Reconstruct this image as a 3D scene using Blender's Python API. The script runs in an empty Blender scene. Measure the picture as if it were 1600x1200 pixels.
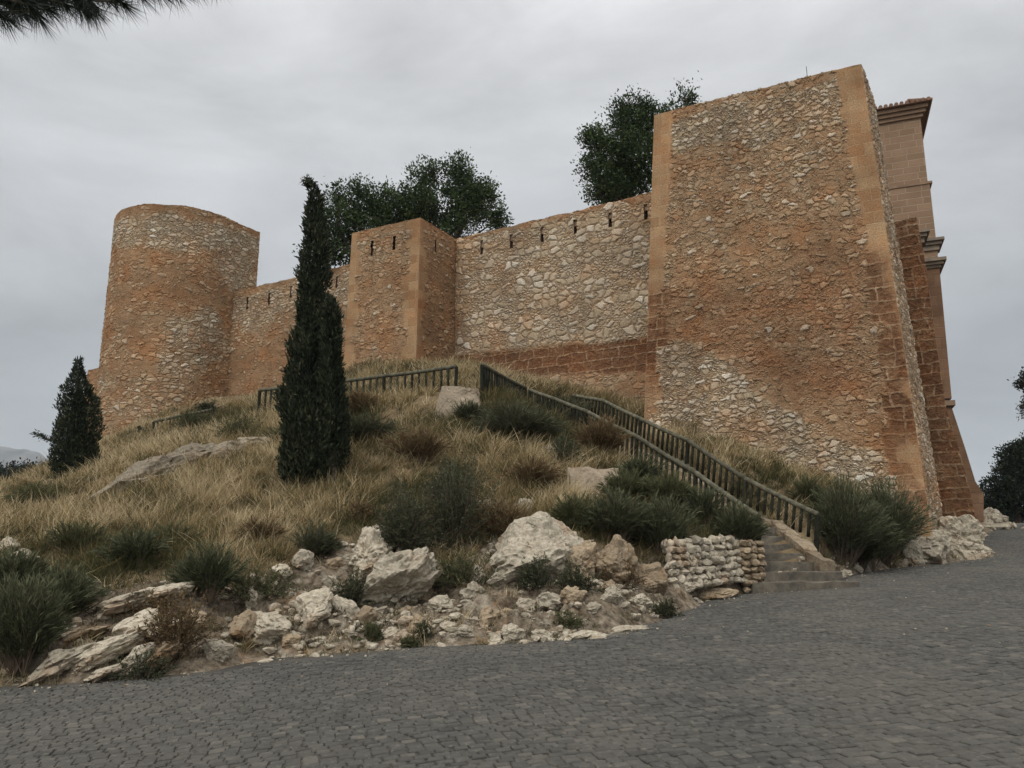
import bpy, math, random
import numpy as np
from mathutils import Vector

# ---------------------------------------------------------------- camera, sky, sun
SC = bpy.context.scene
COL = SC.collection
PITCH = math.radians(11.5)
EYE = np.array([0.0, 0.0, 1.6])
FPX = 1232.0
cam = bpy.data.cameras.new("camera")
cam.sensor_width = 36.0
cam.lens = 36.0 * FPX / 1600.0
cam.clip_start = 0.05
cam.clip_end = 20000
camo = bpy.data.objects.new("camera", cam)
COL.objects.link(camo)
camo.location = EYE
camo.rotation_euler = (math.pi / 2 + PITCH, 0, 0)
SC.camera = camo

SUN_EL, SUN_AZ = math.radians(48), math.radians(215)   # azimuth clockwise from +Y: behind the camera, left
world = bpy.data.worlds.new("World")
SC.world = world
world.use_nodes = True
wt = world.node_tree
wt.nodes.clear()
def wn(t, **k):
    n = wt.nodes.new(t)
    for a, b in k.items(): setattr(n, a, b)
    return n
wo = wn('ShaderNodeOutputWorld')
bg1 = wn('ShaderNodeBackground'); bg2 = wn('ShaderNodeBackground'); add = wn('ShaderNodeAddShader')
sky = wn('ShaderNodeTexSky'); sky.sky_type = 'NISHITA'; sky.sun_disc = False
sky.sun_elevation = SUN_EL; sky.sun_rotation = SUN_AZ; sky.dust_density = 4
wt.links.new(sky.outputs[0], bg1.inputs[0]); bg1.inputs[1].default_value = 0.012
tc = wn('ShaderNodeTexCoord')
mp = wn('ShaderNodeMapping'); mp.inputs['Scale'].default_value = (1.0, 1.0, 2.6)
wt.links.new(tc.outputs['Generated'], mp.inputs[0])
nz = wn('ShaderNodeTexNoise'); nz.inputs['Scale'].default_value = 2.4; nz.inputs['Detail'].default_value = 8; nz.inputs['Roughness'].default_value = .56
nz.inputs['Distortion'].default_value = .4
wt.links.new(mp.outputs[0], nz.inputs['Vector'])
sx = wn('ShaderNodeSeparateXYZ'); wt.links.new(tc.outputs['Generated'], sx.inputs[0])
gr = wn('ShaderNodeValToRGB')                       # overcast: dull towards the horizon, bright overhead
e = gr.color_ramp.elements
e[0].position = 0.0; e[0].color = (.30, .322, .335, 1)
e[1].position = 1.0; e[1].color = (1.30, 1.30, 1.30, 1)
for p, c in ((.22, (.40, .418, .428)), (.40, (.545, .553, .56)), (.56, (.66, .664, .668))):
    x = gr.color_ramp.elements.new(p); x.color = (*c, 1)
wt.links.new(sx.outputs['Z'], gr.inputs[0])
cr = wn('ShaderNodeMapRange'); cr.inputs['From Min'].default_value = .3; cr.inputs['From Max'].default_value = .72
cr.inputs['To Min'].default_value = .74; cr.inputs['To Max'].default_value = 1.28
wt.links.new(nz.outputs[0], cr.inputs['Value'])
# the cloud deck is brighter behind the camera (towards the veiled sun)
yr = wn('ShaderNodeMapRange'); yr.inputs['From Min'].default_value = .25; yr.inputs['From Max'].default_value = -.9
yr.inputs['To Min'].default_value = 1.0; yr.inputs['To Max'].default_value = 2.6
wt.links.new(sx.outputs['Y'], yr.inputs['Value'])
m1 = wn('ShaderNodeMath', operation='MULTIPLY'); wt.links.new(cr.outputs[0], m1.inputs[0]); wt.links.new(yr.outputs[0], m1.inputs[1])
# lighter to the right than to the left in front
wt.links.new(gr.outputs[0], bg2.inputs[0]); wt.links.new(m1.outputs[0], bg2.inputs[1])
wt.links.new(bg1.outputs[0], add.inputs[0]); wt.links.new(bg2.outputs[0], add.inputs[1])
wt.links.new(add.outputs[0], wo.inputs[0])

sl = bpy.data.lights.new("sun", 'SUN'); sl.energy = 1.1; sl.angle = math.radians(22); sl.color = (1, .96, .9)
so = bpy.data.objects.new("sun", sl); COL.objects.link(so)
sd = Vector((math.sin(SUN_AZ) * math.cos(SUN_EL), math.cos(SUN_AZ) * math.cos(SUN_EL), math.sin(SUN_EL)))
so.rotation_euler = sd.to_track_quat('Z', 'Y').to_euler()
so.location = sd * 60
SC.view_settings.view_transform = 'Standard'
SC.view_settings.look = 'None'
SC.view_settings.gamma = 1
SC.view_settings.exposure = 0.06
SC.render.resolution_x = 1024; SC.render.resolution_y = 768
SC.cycles.max_bounces = 6

# ---------------------------------------------------------------- numeric helpers
R = np.random.default_rng(7)
random.seed(7)
CP, SP = math.cos(PITCH), math.sin(PITCH)
def ray(px, py):
    x = (np.asarray(px, float) - 800) / FPX; y = (600 - np.asarray(py, float)) / FPX
    Y = CP - y * SP; Z = SP + y * CP
    return x / Y, Z / Y                                   # per metre of depth
def at(px, py, Y):
    u, v = ray(px, py)
    return np.array([u * Y, Y, EYE[2] + v * Y])
def topx(X, Y, Z):
    Y = np.maximum(Y, .1)
    dz = Z - EYE[2]
    fwd = Y * CP + dz * SP; up = -Y * SP + dz * CP
    fwd = np.maximum(fwd, .05)
    return 800 + FPX * X / fwd, 600 - FPX * up / fwd
def h2(ix, iy, s=0):
    n = (ix.astype(np.int64) * 374761393 + iy.astype(np.int64) * 668265263 + s * 1442695041) & 0xffffffff
    n = ((n ^ (n >> 13)) * 1274126177) & 0xffffffff
    n = n ^ (n >> 16)
    return (n & 0xffffff) / float(0xffffff)
def vn2(x, y, s=0):
    x = np.asarray(x, float); y = np.asarray(y, float)
    ix = np.floor(x); iy = np.floor(y); fx = x - ix; fy = y - iy
    fx = fx * fx * (3 - 2 * fx); fy = fy * fy * (3 - 2 * fy)
    a = h2(ix, iy, s); b = h2(ix + 1, iy, s); c = h2(ix, iy + 1, s); d = h2(ix + 1, iy + 1, s)
    return (a * (1 - fx) + b * fx) * (1 - fy) + (c * (1 - fx) + d * fx) * fy
def fbm(x, y, s=0, o=4):
    r = 0; a = .5; t = 0
    for k in range(o):
        r = r + a * vn2(x * 2 ** k + 17.3 * k, y * 2 ** k - 9.1 * k, s + k); t += a; a *= .5
    return r / t
def vn3(x, y, z, s=0):
    iz = np.floor(z); fz = z - iz; fz = fz * fz * (3 - 2 * fz)
    out = 0
    for k in (0, 1):
        zz = (iz + k).astype(np.int64)
        w = fz if k else 1 - fz
        x0 = np.floor(x); y0 = np.floor(y); fx = x - x0; fy = y - y0
        fx = fx * fx * (3 - 2 * fx); fy = fy * fy * (3 - 2 * fy)
        H = lambda a, b: h2(a + zz * 57, b + zz * 131, s)
        out = out + w * ((H(x0, y0) * (1 - fx) + H(x0 + 1, y0) * fx) * (1 - fy) + (H(x0, y0 + 1) * (1 - fx) + H(x0 + 1, y0 + 1) * fx) * fy)
    return out
def fbm3(p, f, s=0, o=3):
    r = 0; a = .5; t = 0
    for k in range(o):
        q = p * f * 2 ** k + 11.7 * k
        r = r + a * vn3(q[:, 0], q[:, 1], q[:, 2], s + k); t += a; a *= .5
    return r / t
def voro(x, y, s=0):
    """nearest-cell distance F1, F2-F1 and a random per cell"""
    ix = np.floor(x); iy = np.floor(y)
    f1 = np.full(x.shape, 9.); f2 = np.full(x.shape, 9.); rid = np.zeros(x.shape)
    for dx in (-1, 0, 1):
        for dy in (-1, 0, 1):
            cx = ix + dx; cy = iy + dy
            d = np.hypot(cx + h2(cx, cy, s) - x, cy + h2(cx, cy, s + 5) - y)
            c = d < f1
            f2 = np.where(c, f1, np.minimum(f2, d)); rid = np.where(c, h2(cx, cy, s + 9), rid); f1 = np.where(c, d, f1)
    return f1, f2 - f1, rid
def sstep(a, b, x):
    t = np.clip((x - a) / (b - a), 0, 1); return t * t * (3 - 2 * t)
def poly_sd(poly, x, y):
    """signed distance, positive inside"""
    P = np.asarray(poly, float); d = np.full(np.shape(x), 1e9); ins = np.zeros(np.shape(x), bool)
    for k in range(len(P)):
        ax, ay = P[k]; bx, by = P[(k + 1) % len(P)]
        ex, ey = bx - ax, by - ay
        t = np.clip(((x - ax) * ex + (y - ay) * ey) / (ex * ex + ey * ey + 1e-9), 0, 1)
        d = np.minimum(d, np.hypot(x - ax - t * ex, y - ay - t * ey))
        c = ((ay > y) != (by > y)) & (x < (bx - ax) * (y - ay) / (by - ay + 1e-12) + ax)
        ins ^= c
    return np.where(ins, d, -d)

# ---------------------------------------------------------------- mesh helpers
def link(name, me, mat=None, parent=None):
    o = bpy.data.objects.new(name, me); COL.objects.link(o)
    if mat: me.materials.append(mat)
    if parent: o.parent = parent
    return o
def mk(name, V, F, mat=None, parent=None, attrs=None, smooth=False):
    """V (n,3); F array (m,k) of one face size, or list of such arrays"""
    V = np.asarray(V, np.float32)
    Fs = F if isinstance(F, list) else [F]
    Fs = [np.asarray(f, np.int32) for f in Fs if len(f)]
    me = bpy.data.meshes.new(name)
    nl = sum(f.size for f in Fs); nf = sum(len(f) for f in Fs)
    me.vertices.add(len(V)); me.vertices.foreach_set('co', V.ravel())
    me.loops.add(nl); me.loops.foreach_set('vertex_index', np.concatenate([f.ravel() for f in Fs]))
    me.polygons.add(nf)
    cnt = np.concatenate([np.full(len(f), f.shape[1], np.int32) for f in Fs])
    st = np.concatenate([[0], np.cumsum(cnt)[:-1]]).astype(np.int32)
    me.polygons.foreach_set('loop_start', st); me.polygons.foreach_set('loop_total', cnt)
    me.polygons.foreach_set('use_smooth', np.full(nf, smooth))
    for k, a in (attrs or {}).items():
        a = np.asarray(a, np.float32)
        if a.ndim == 1:
            at_ = me.attributes.new(k, 'FLOAT', 'POINT'); at_.data.foreach_set('value', a)
        else:
            at_ = me.attributes.new(k, 'FLOAT_VECTOR', 'POINT'); at_.data.foreach_set('vector', a.ravel())
    me.update(calc_edges=True)
    return link(name, me, mat, parent)
def empty(name, loc=(0, 0, 0)):
    o = bpy.data.objects.new(name, None); COL.objects.link(o); o.location = tuple(float(a) for a in loc); return o
def tag(o, label=None, cat=None, group=None, kind=None):
    if label: o['label'] = label
    if cat: o['category'] = cat
    if group: o['group'] = group
    if kind: o['kind'] = kind
    return o
class MB:
    """collects shapes into one mesh"""
    def __init__(s): s.v = []; s.f4 = []; s.f3 = []; s.n = 0; s.a = []
    def add(s, V, F4=None, F3=None, a=0.):
        V = np.asarray(V, float)
        if F4 is not None and len(F4): s.f4.append(np.asarray(F4, int) + s.n)
        if F3 is not None and len(F3): s.f3.append(np.asarray(F3, int) + s.n)
        s.v.append(V); s.a.append(np.broadcast_to(np.asarray(a, float), (len(V),)).copy()); s.n += len(V)
    def tube(s, P, r, n=8, a=0., cap=True):
        P = np.asarray(P, float); r = np.broadcast_to(np.asarray(r, float), (len(P),))
        T = np.gradient(P, axis=0); T /= np.linalg.norm(T, axis=1)[:, None] + 1e-9
        ref = np.array([0, 0, 1.]) if abs(T[0][2]) < .9 else np.array([1., 0, 0])
        V = []
        for k in range(len(P)):
            A = np.cross(T[k], ref); A /= np.linalg.norm(A) + 1e-9; B = np.cross(T[k], A)
            t = np.arange(n) * 2 * math.pi / n
            V.append(P[k] + r[k] * (np.cos(t)[:, None] * A + np.sin(t)[:, None] * B))
        V = np.concatenate(V); m = len(P)
        i, j = np.meshgrid(np.arange(m - 1), np.arange(n), indexing='ij')
        F = np.stack([i * n + j, i * n + (j + 1) % n, (i + 1) * n + (j + 1) % n, (i + 1) * n + j], -1).reshape(-1, 4)
        f3 = None
        if cap:
            V = np.vstack([V, P[:1], P[-1:]]); c0, c1 = len(V) - 2, len(V) - 1
            jj = np.arange(n)
            f3 = np.concatenate([np.stack([np.full(n, c0), (jj + 1) % n, jj], -1),
                                 np.stack([np.full(n, c1), (m - 1) * n + jj, (m - 1) * n + (jj + 1) % n], -1)])
        s.add(V, F, f3, a)
    def hexa(s, c8, a=0.):
        """8 corners: bottom 4 ccw then top 4 ccw"""
        s.add(c8, [[3, 2, 1, 0], [4, 5, 6, 7], [0, 1, 5, 4], [1, 2, 6, 5], [2, 3, 7, 6], [3, 0, 4, 7]], None, a)
    def prism(s, poly, z0, z1, a=0.):
        P = np.asarray(poly, float); n = len(P)
        z0 = np.broadcast_to(z0, (n,)); z1 = np.broadcast_to(z1, (n,))
        V = np.vstack([np.column_stack([P, z0]), np.column_stack([P, z1]), [[*P.mean(0), z0.mean()], [*P.mean(0), z1.mean()]]])
        j = np.arange(n); k = (j + 1) % n
        s.add(V, np.stack([j, k, k + n, j + n], -1), np.concatenate([np.stack([k, j, np.full(n, 2 * n)], -1), np.stack([j + n, k + n, np.full(n, 2 * n + 1)], -1)]), a)
    def build(s, name, mat, parent=None, smooth=False, attr='rnd'):
        V = np.concatenate(s.v); F = []
        if s.f4: F.append(np.concatenate(s.f4))
        if s.f3: F.append(np.concatenate(s.f3))
        if parent is not None: V = V - np.array(parent.location)
        return mk(name, V, F, mat, parent, {attr: np.concatenate(s.a)}, smooth)

# ---------------------------------------------------------------- materials
class NT:
    def __init__(s, name, rough=.9, spec=.2):
        s.m = bpy.data.materials.new(name); s.m.use_nodes = True; s.t = s.m.node_tree
        s.b = s.t.nodes['Principled BSDF']; s.o = s.t.nodes['Material Output']
        s.b.inputs['Roughness'].default_value = rough
        s.b.inputs['Specular IOR Level'].default_value = spec
    def n(s, t, **k):
        x = s.t.nodes.new(t)
        for a, b in k.items(): setattr(x, a, b)
        return x
    def l(s, a, b):
        s.t.links.new(a, b)
    def put(s, i, v):
        if isinstance(v, (int, float)): i.default_value = v
        elif isinstance(v, (tuple, list)): i.default_value = tuple(v) + ((1,) if len(v) == 3 and len(i.default_value) == 4 else ())
        else: s.l(v, i)
    def attr(s, name, vec=False):
        a = s.n('ShaderNodeAttribute', attribute_name=name)
        return a.outputs['Vector' if vec else 'Fac']
    def math(s, op, a, b=0., c=None, clamp=False):
        x = s.n('ShaderNodeMath', operation=op); x.use_clamp = clamp
        s.put(x.inputs[0], a); s.put(x.inputs[1], b)
        if c is not None: s.put(x.inputs[2], c)
        return x.outputs[0]
    def mix(s, f, a, b, mode='MIX'):
        x = s.n('ShaderNodeMix', data_type='RGBA', blend_type=mode)
        s.put(x.inputs[0], f); s.put(x.inputs[6], a); s.put(x.inputs[7], b)
        return x.outputs[2]
    def mixf(s, f, a, b):
        x = s.n('ShaderNodeMix', data_type='FLOAT')
        s.put(x.inputs[0], f); s.put(x.inputs[2], a); s.put(x.inputs[3], b)
        return x.outputs[0]
    def rng(s, v, a, b, c=0., d=1., smooth=False):
        x = s.n('ShaderNodeMapRange'); x.clamp = True
        if smooth: x.interpolation_type = 'SMOOTHSTEP'
        s.put(x.inputs[0], v)
        for k, w in zip((1, 2, 3, 4), (a, b, c, d)): s.put(x.inputs[k], w)
        return x.outputs[0]
    def noise(s, vec, sc, det=4, rough=.55, dist=0., color=False):
        x = s.n('ShaderNodeTexNoise'); s.l(vec, x.inputs['Vector'])
        x.inputs['Scale'].default_value = sc; x.inputs['Detail'].default_value = det; x.inputs['Roughness'].default_value = rough; x.inputs['Distortion'].default_value = dist
        return x.outputs[1 if color else 0]
    def voro(s, vec, sc, feat='F1', rnd=1., dims='3D'):
        x = s.n('ShaderNodeTexVoronoi', feature=feat, voronoi_dimensions=dims); s.l(vec, x.inputs['Vector'])
        x.inputs['Scale'].default_value = sc; x.inputs['Randomness'].default_value = rnd
        return x
    def scale(s, vec, sc):
        x = s.n('ShaderNodeVectorMath', operation='MULTIPLY'); s.l(vec, x.inputs[0]); x.inputs[1].default_value = sc
        return x.outputs[0]
    def vadd(s, a, b):
        x = s.n('ShaderNodeVectorMath', operation='ADD'); s.l(a, x.inputs[0]); s.put(x.inputs[1], b); return x.outputs[0]
    def warp(s, vec, sc, amt):
        c = s.noise(vec, sc, 3, color=True)
        y = s.n('ShaderNodeVectorMath', operation='SUBTRACT'); s.l(c, y.inputs[0]); y.inputs[1].default_value = (.5, .5, .5)
        return s.vadd(vec, s.scale(y.outputs[0], (amt, amt, amt)))
    def ramp(s, v, pts):
        x = s.n('ShaderNodeValToRGB'); s.put(x.inputs[0], v); e = x.color_ramp.elements
        while len(e) < len(pts): e.new(.5)
        for k, (p, c) in enumerate(pts): e[k].position = p; e[k].color = (*c, 1)
        return x.outputs[0]
    def col(s, c): s.put(s.b.inputs['Base Color'], c)
    def bump(s, h, dist=.02, st=1.):
        x = s.n('ShaderNodeBump'); x.inputs['Strength'].default_value = st; x.inputs['Distance'].default_value = dist
        s.put(x.inputs['Height'], h); s.l(x.outputs[0], s.b.inputs['Normal'])
    def disp(s, h, sc):
        x = s.n('ShaderNodeDisplacement'); x.inputs['Scale'].default_value = sc; x.inputs['Midlevel'].default_value = 0.
        s.put(x.inputs['Height'], h); s.l(x.outputs[0], s.o.inputs['Displacement']); s.m.displacement_method = 'BOTH'

ORANGE = [(0., (.165, .095, .052)), (.25, (.25, .148, .080)), (.5, (.32, .205, .115)), (.75, (.385, .270, .165)), (1., (.47, .375, .26))]
PALE = [(0., (.27, .20, .125)), (.3, (.34, .27, .18)), (.6, (.395, .325, .235)), (.85, (.45, .385, .295)), (1., (.62, .57, .48))]
def masonry(name, sc=3.0, flat=1.6, depth=.045, cover=.5, mortar_o=(.30, .184, .100), mortar_p=(.33, .245, .155)):
    """rubble masonry; vertex attributes st (metres along, metres up), pale, ash (dressed blocks), worn"""
    m = NT(name, .95, .1)
    st = m.attr('st', True); pale = m.attr('pale'); ash = m.attr('ash'); worn = m.attr('worn')
    big = m.noise(st, .55, 5, .6); mid = m.noise(st, 2.3, 5, .6); fine = m.noise(st, 22, 5, .65); grit = m.noise(st, 70, 3, .6)
    w = m.warp(m.warp(m.warp(st, 1.1, .3), 4.4, .17), 13, .07)
    w = m.scale(w, (1, flat, 1))
    v1 = m.voro(w, sc, 'F1', .95, '2D'); e1 = m.voro(w, sc, 'DISTANCE_TO_EDGE', .95, '2D').outputs[0]
    v2 = m.voro(w, sc * 2.3, 'F1', 1, '2D'); e2 = m.voro(w, sc * 2.3, 'DISTANCE_TO_EDGE', 1, '2D').outputs[0]
    def rnd(v):
        s_ = m.n('ShaderNodeSeparateColor'); m.l(v.outputs['Color'], s_.inputs[0]); return s_.outputs
    r1 = rnd(v1); r2 = rnd(v2)
    # where the big cells are "absent", small chinking stones take their place
    useb = m.math('GREATER_THAN', m.math('ADD', r1[1], m.math('MULTIPLY', m.math('SUBTRACT', mid, .5), 1.1)), .42)
    edge = m.mixf(useb, m.math('MULTIPLY', e2, .55), e1)
    ra = m.mixf(useb, r2[0], r1[0]); rb = m.mixf(useb, r2[2], r1[2])
    # mortar smeared over stones: thresholds per stone + noise; less on the pale parts
    cov = m.math('ADD', m.math('ADD', rb, m.math('MULTIPLY', pale, .75)), m.math('MULTIPLY', m.math('SUBTRACT', big, .5), 1.4))
    vis = m.rng(cov, cover - .15, cover + .4)
    stone = m.rng(edge, m.math('MULTIPLY', fine, .06), m.math('ADD', .06, m.math('MULTIPLY', fine, .16)), 0, 1, True)
    body = m.rng(edge, .03, .26, 0, 1, True)
    smask = m.math('MULTIPLY', stone, m.math('ADD', .12, m.math('MULTIPLY', vis, .88)))
    co = m.ramp(m.math('ADD', m.math('MULTIPLY', ra, .75), m.math('MULTIPLY', mid, .3)), ORANGE)
    cp = m.ramp(m.math('ADD', m.math('MULTIPLY', ra, .8), m.math('MULTIPLY', fine, .25)), PALE)
    rc3 = m.mixf(useb, r2[1], r1[1])
    palest = m.rng(m.math('ADD', pale, m.math('MULTIPLY', m.math('SUBTRACT', m.math('FRACT', m.math('MULTIPLY', rc3, 7.3)), .5), .75)), .25, .75)
    cs = m.mix(m.math('MULTIPLY', m.math('ADD', palest, m.math('MULTIPLY', m.rng(rb, .90, .95), .45), clamp=True), 1., clamp=True), co, cp)
    mo = m.mix(pale, m.mix(mid, mortar_o, tuple(c * .72 for c in mortar_o)), m.mix(mid, mortar_p, tuple(c * .75 for c in mortar_p)))
    c = m.mix(smask, mo, cs)
    # thin crevice round bare stones: dirt plus relief shade painted into the colour
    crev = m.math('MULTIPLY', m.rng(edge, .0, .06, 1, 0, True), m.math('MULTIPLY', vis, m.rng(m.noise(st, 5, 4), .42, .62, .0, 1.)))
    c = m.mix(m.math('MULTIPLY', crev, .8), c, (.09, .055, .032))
    mott = m.noise(st, 4.5, 8, .72)
    c = m.mix(m.rng(mott, .55, .72, 0, .45), c, m.mix(pale, (.20, .105, .055), (.27, .20, .13)))
    c = m.mix(m.rng(mott, .45, .28, 0, .35), c, m.mix(pale, (.46, .31, .19), (.56, .49, .38)))
    c = m.mix(m.math('MULTIPLY', m.rng(m.noise(st, .9, 5, .6), .42, .62), m.math('ADD', .12, m.math('MULTIPLY', worn, .4)), clamp=True), c, m.mix(1., c, (.92, .66, .55), 'MULTIPLY'))
    # dressed blocks (quoins)
    br = m.n('ShaderNodeTexBrick'); m.l(m.warp(st, 5, .03), br.inputs['Vector'])
    br.offset = .45; br.inputs['Scale'].default_value = 1; br.inputs['Brick Width'].default_value = .62; br.inputs['Row Height'].default_value = .36
    br.inputs['Mortar Size'].default_value = .014; br.inputs['Mortar Smooth'].default_value = .6
    br.inputs['Color1'].default_value = (.25, .145, .074, 1); br.inputs['Color2'].default_value = (.345, .228, .125, 1); br.inputs['Mortar'].default_value = (.32, .225, .135, 1)
    ca = m.mix(m.rng(mid, .4, .75, 0, .4), br.outputs[0], (.28, .14, .07))
    ca = m.mix(m.math('MULTIPLY', worn, m.rng(fine, .4, .65)), ca, (.25, .12, .065))
    bw_ = m.n('ShaderNodeTexBrick'); m.l(m.warp(m.warp(st, 1.7, .22), 7, .07), bw_.inputs['Vector'])
    bw_.offset = .4; bw_.squash = 1.4; bw_.squash_frequency = 3; bw_.inputs['Scale'].default_value = 1; bw_.inputs['Brick Width'].default_value = .62; bw_.inputs['Row Height'].default_value = .37
    bw_.inputs['Mortar Size'].default_value = .035; bw_.inputs['Mortar Smooth'].default_value = .55
    bw_.inputs['Color1'].default_value = (.13, .068, .036, 1); bw_.inputs['Color2'].default_value = (.29, .155, .08, 1); bw_.inputs['Mortar'].default_value = (.33, .235, .145, 1)
    wsel = m.rng(worn, .3, .6)
    ca = m.mix(wsel, ca, m.mix(m.rng(m.noise(st, 7, 6, .7), .36, .60, .75, 0), bw_.outputs[0], (.09, .045, .025)))
    c = m.mix(ash, c, ca)
    # weathered, pitted old stone low down
    pit = m.noise(st, 7, 6, .7)
    c = m.mix(m.math('MULTIPLY', worn, m.rng(pit, .35, .62, .85, .1)), c, (.16, .075, .038))
    # dirt streaks and large tonal drift
    stv = m.noise(m.scale(st, (3.0, .25, 1)), 1, 4)
    c = m.mix(m.rng(stv, .5, .8, 0, .34), c, (.16, .10, .065))
    c = m.mix(1., c, m.ramp(big, [(.2, (.62, .58, .55)), (.48, (.97, .96, .95)), (.75, (1.28, 1.27, 1.25))]), 'MULTIPLY')
    c = m.mix(1., c, m.ramp(m.noise(st, .8, 6, .65), [(.34, (1.02, .87, .76)), (.5, (1, 1, 1)), (.66, (1.0, 1.07, 1.12))]), 'MULTIPLY')
    c = m.mix(1., c, m.ramp(fine, [(0.3, (.60, .59, .58)), (.5, (1.0, 1.0, 1.0)), (.72, (1.32, 1.32, 1.32))]), 'MULTIPLY')
    m.col(c)
    h = m.math('ADD', m.math('MULTIPLY', m.math('MULTIPLY', body, smask), .8), m.math('MULTIPLY', m.math('ADD', fine, mott), .30))
    h = m.math('ADD', h, m.math('MULTIPLY', ra, m.math('MULTIPLY', smask, .45)))
    h = m.math('SUBTRACT', h, m.math('MULTIPLY', worn, m.rng(pit, .3, .6, 1.3, 0)))
    h = m.math('SUBTRACT', h, m.math('MULTIPLY', crev, .35))
    ha = m.math('ADD', m.math('MULTIPLY', br.outputs['Fac'], -.12), m.math('MULTIPLY', fine, .16))
    ha = m.math('SUBTRACT', ha, m.math('MULTIPLY', m.math('MULTIPLY', wsel, m.rng(bw_.outputs['Fac'], 0, .8, 1, 0)), m.math('ADD', .2, m.rng(pit, .3, .6, 1.1, 0))))
    ha = m.math('ADD', ha, m.math('MULTIPLY', mott, .25))
    h = m.mixf(m.math('MULTIPLY', ash, .95), h, ha)
    h = m.math('MULTIPLY', m.math('ADD', h, m.math('MULTIPLY', grit, .16)), m.attr('corner'))
    m.disp(h, depth)
    return m.m
def ashlar(name, c1, c2, mo, bw=.9, rh=.42, drift=.3, obj=False):
    m = NT(name, .9, .15)
    st = m.attr('st', True)
    mid = m.noise(st, 1.3, 5); fine = m.noise(st, 18, 5, .65)
    br = m.n('ShaderNodeTexBrick'); m.l(m.warp(st, 2, .05), br.inputs['Vector'])
    br.offset = .37; br.squash = 1.5; br.squash_frequency = 3
    br.inputs['Scale'].default_value = 1; br.inputs['Brick Width'].default_value = bw; br.inputs['Row Height'].default_value = rh
    br.inputs['Mortar Size'].default_value = .02; br.inputs['Mortar Smooth'].default_value = .5; br.inputs['Bias'].default_value = -.1
    br.inputs['Color1'].default_value = (*c1, 1); br.inputs['Color2'].default_value = (*c2, 1); br.inputs['Mortar'].default_value = (*mo, 1)
    c = m.mix(m.rng(mid, .35, .75, 0, drift), br.outputs[0], tuple(a * .55 for a in c1))
    c = m.mix(1., c, m.ramp(fine, [(0.2, (.78, .78, .78)), (.8, (1.15, 1.15, 1.15))]), 'MULTIPLY')
    m.col(c)
    m.bump(m.math('ADD', m.math('MULTIPLY', br.outputs['Fac'], -.8), fine), .02, .8)
    return m.m
def simple(name, c1, c2, sc=6., rough=.9, bump=.01, det=5, rnd=0., c3=None, spec=.2):
    m = NT(name, rough, spec)
    tcn = m.n('ShaderNodeTexCoord').outputs['Object']
    nz = m.noise(tcn, sc, det, .6)
    c = m.mix(m.rng(nz, .35, .65), c1, c2)
    if rnd:
        r = m.attr('rnd'); c = m.mix(1., c, m.ramp(r, [(0, (1 - rnd,) * 3), (1, (1 + rnd,) * 3)]), 'MULTIPLY')
    m.col(c)
    if bump: m.bump(m.noise(tcn, sc * 4, 5, .65), bump, .7)
    return m.m
def leafmat(name, ramp, rough=.75, trans=.15):
    """foliage; per-leaf random in attribute rnd"""
    m = NT(name, rough, .15)
    m.col(m.ramp(m.attr('rnd'), ramp))
    if trans:
        tr = m.n('ShaderNodeBsdfTranslucent'); m.l(m.ramp(m.attr('rnd'), ramp), tr.inputs[0])
        mx = m.n('ShaderNodeMixShader'); mx.inputs[0].default_value = trans
        m.l(m.b.outputs[0], mx.inputs[1]); m.l(tr.outputs[0], mx.inputs[2]); m.l(mx.outputs[0], m.o.inputs[0])
    return m.m
M = {}
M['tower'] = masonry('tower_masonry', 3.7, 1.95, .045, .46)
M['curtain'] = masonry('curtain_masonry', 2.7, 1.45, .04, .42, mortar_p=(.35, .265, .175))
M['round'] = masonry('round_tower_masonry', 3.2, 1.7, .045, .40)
M['church'] = ashlar('church_ashlar', (.215, .14, .088), (.27, .18, .115), (.33, .245, .17), .62, .30)
M['old'] = ashlar('old_ashlar', (.18, .10, .057), (.25, .145, .085), (.20, .13, .085), .7, .45, .6)
M['cornice'] = simple('cornice_stone', (.14, .115, .09), (.22, .17, .12), 3, bump=.02)
M['tile'] = simple('roof_tile', (.16, .09, .06), (.24, .15, .10), 5, bump=.01)
M['timber'] = simple('dark_timber', (.012, .013, .009), (.034, .034, .022), 9, .85, .006, rnd=.35, spec=.1)
M['rail'] = simple('rail_timber', (.050, .048, .032), (.125, .115, .078), 9, .8, .006, rnd=.25, spec=.15)
M['hole'] = simple('slit_stone', (.10, .065, .04), (.16, .10, .06), 5)
M['bark'] = simple('bark', (.05, .038, .028), (.11, .085, .06), 12, bump=.02)
M['twig'] = simple('twig', (.07, .05, .035), (.13, .10, .07), 12, bump=0)
M['metal'] = simple('metal', (.12, .12, .12), (.2, .2, .2), 6, .5, bump=0)
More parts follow.
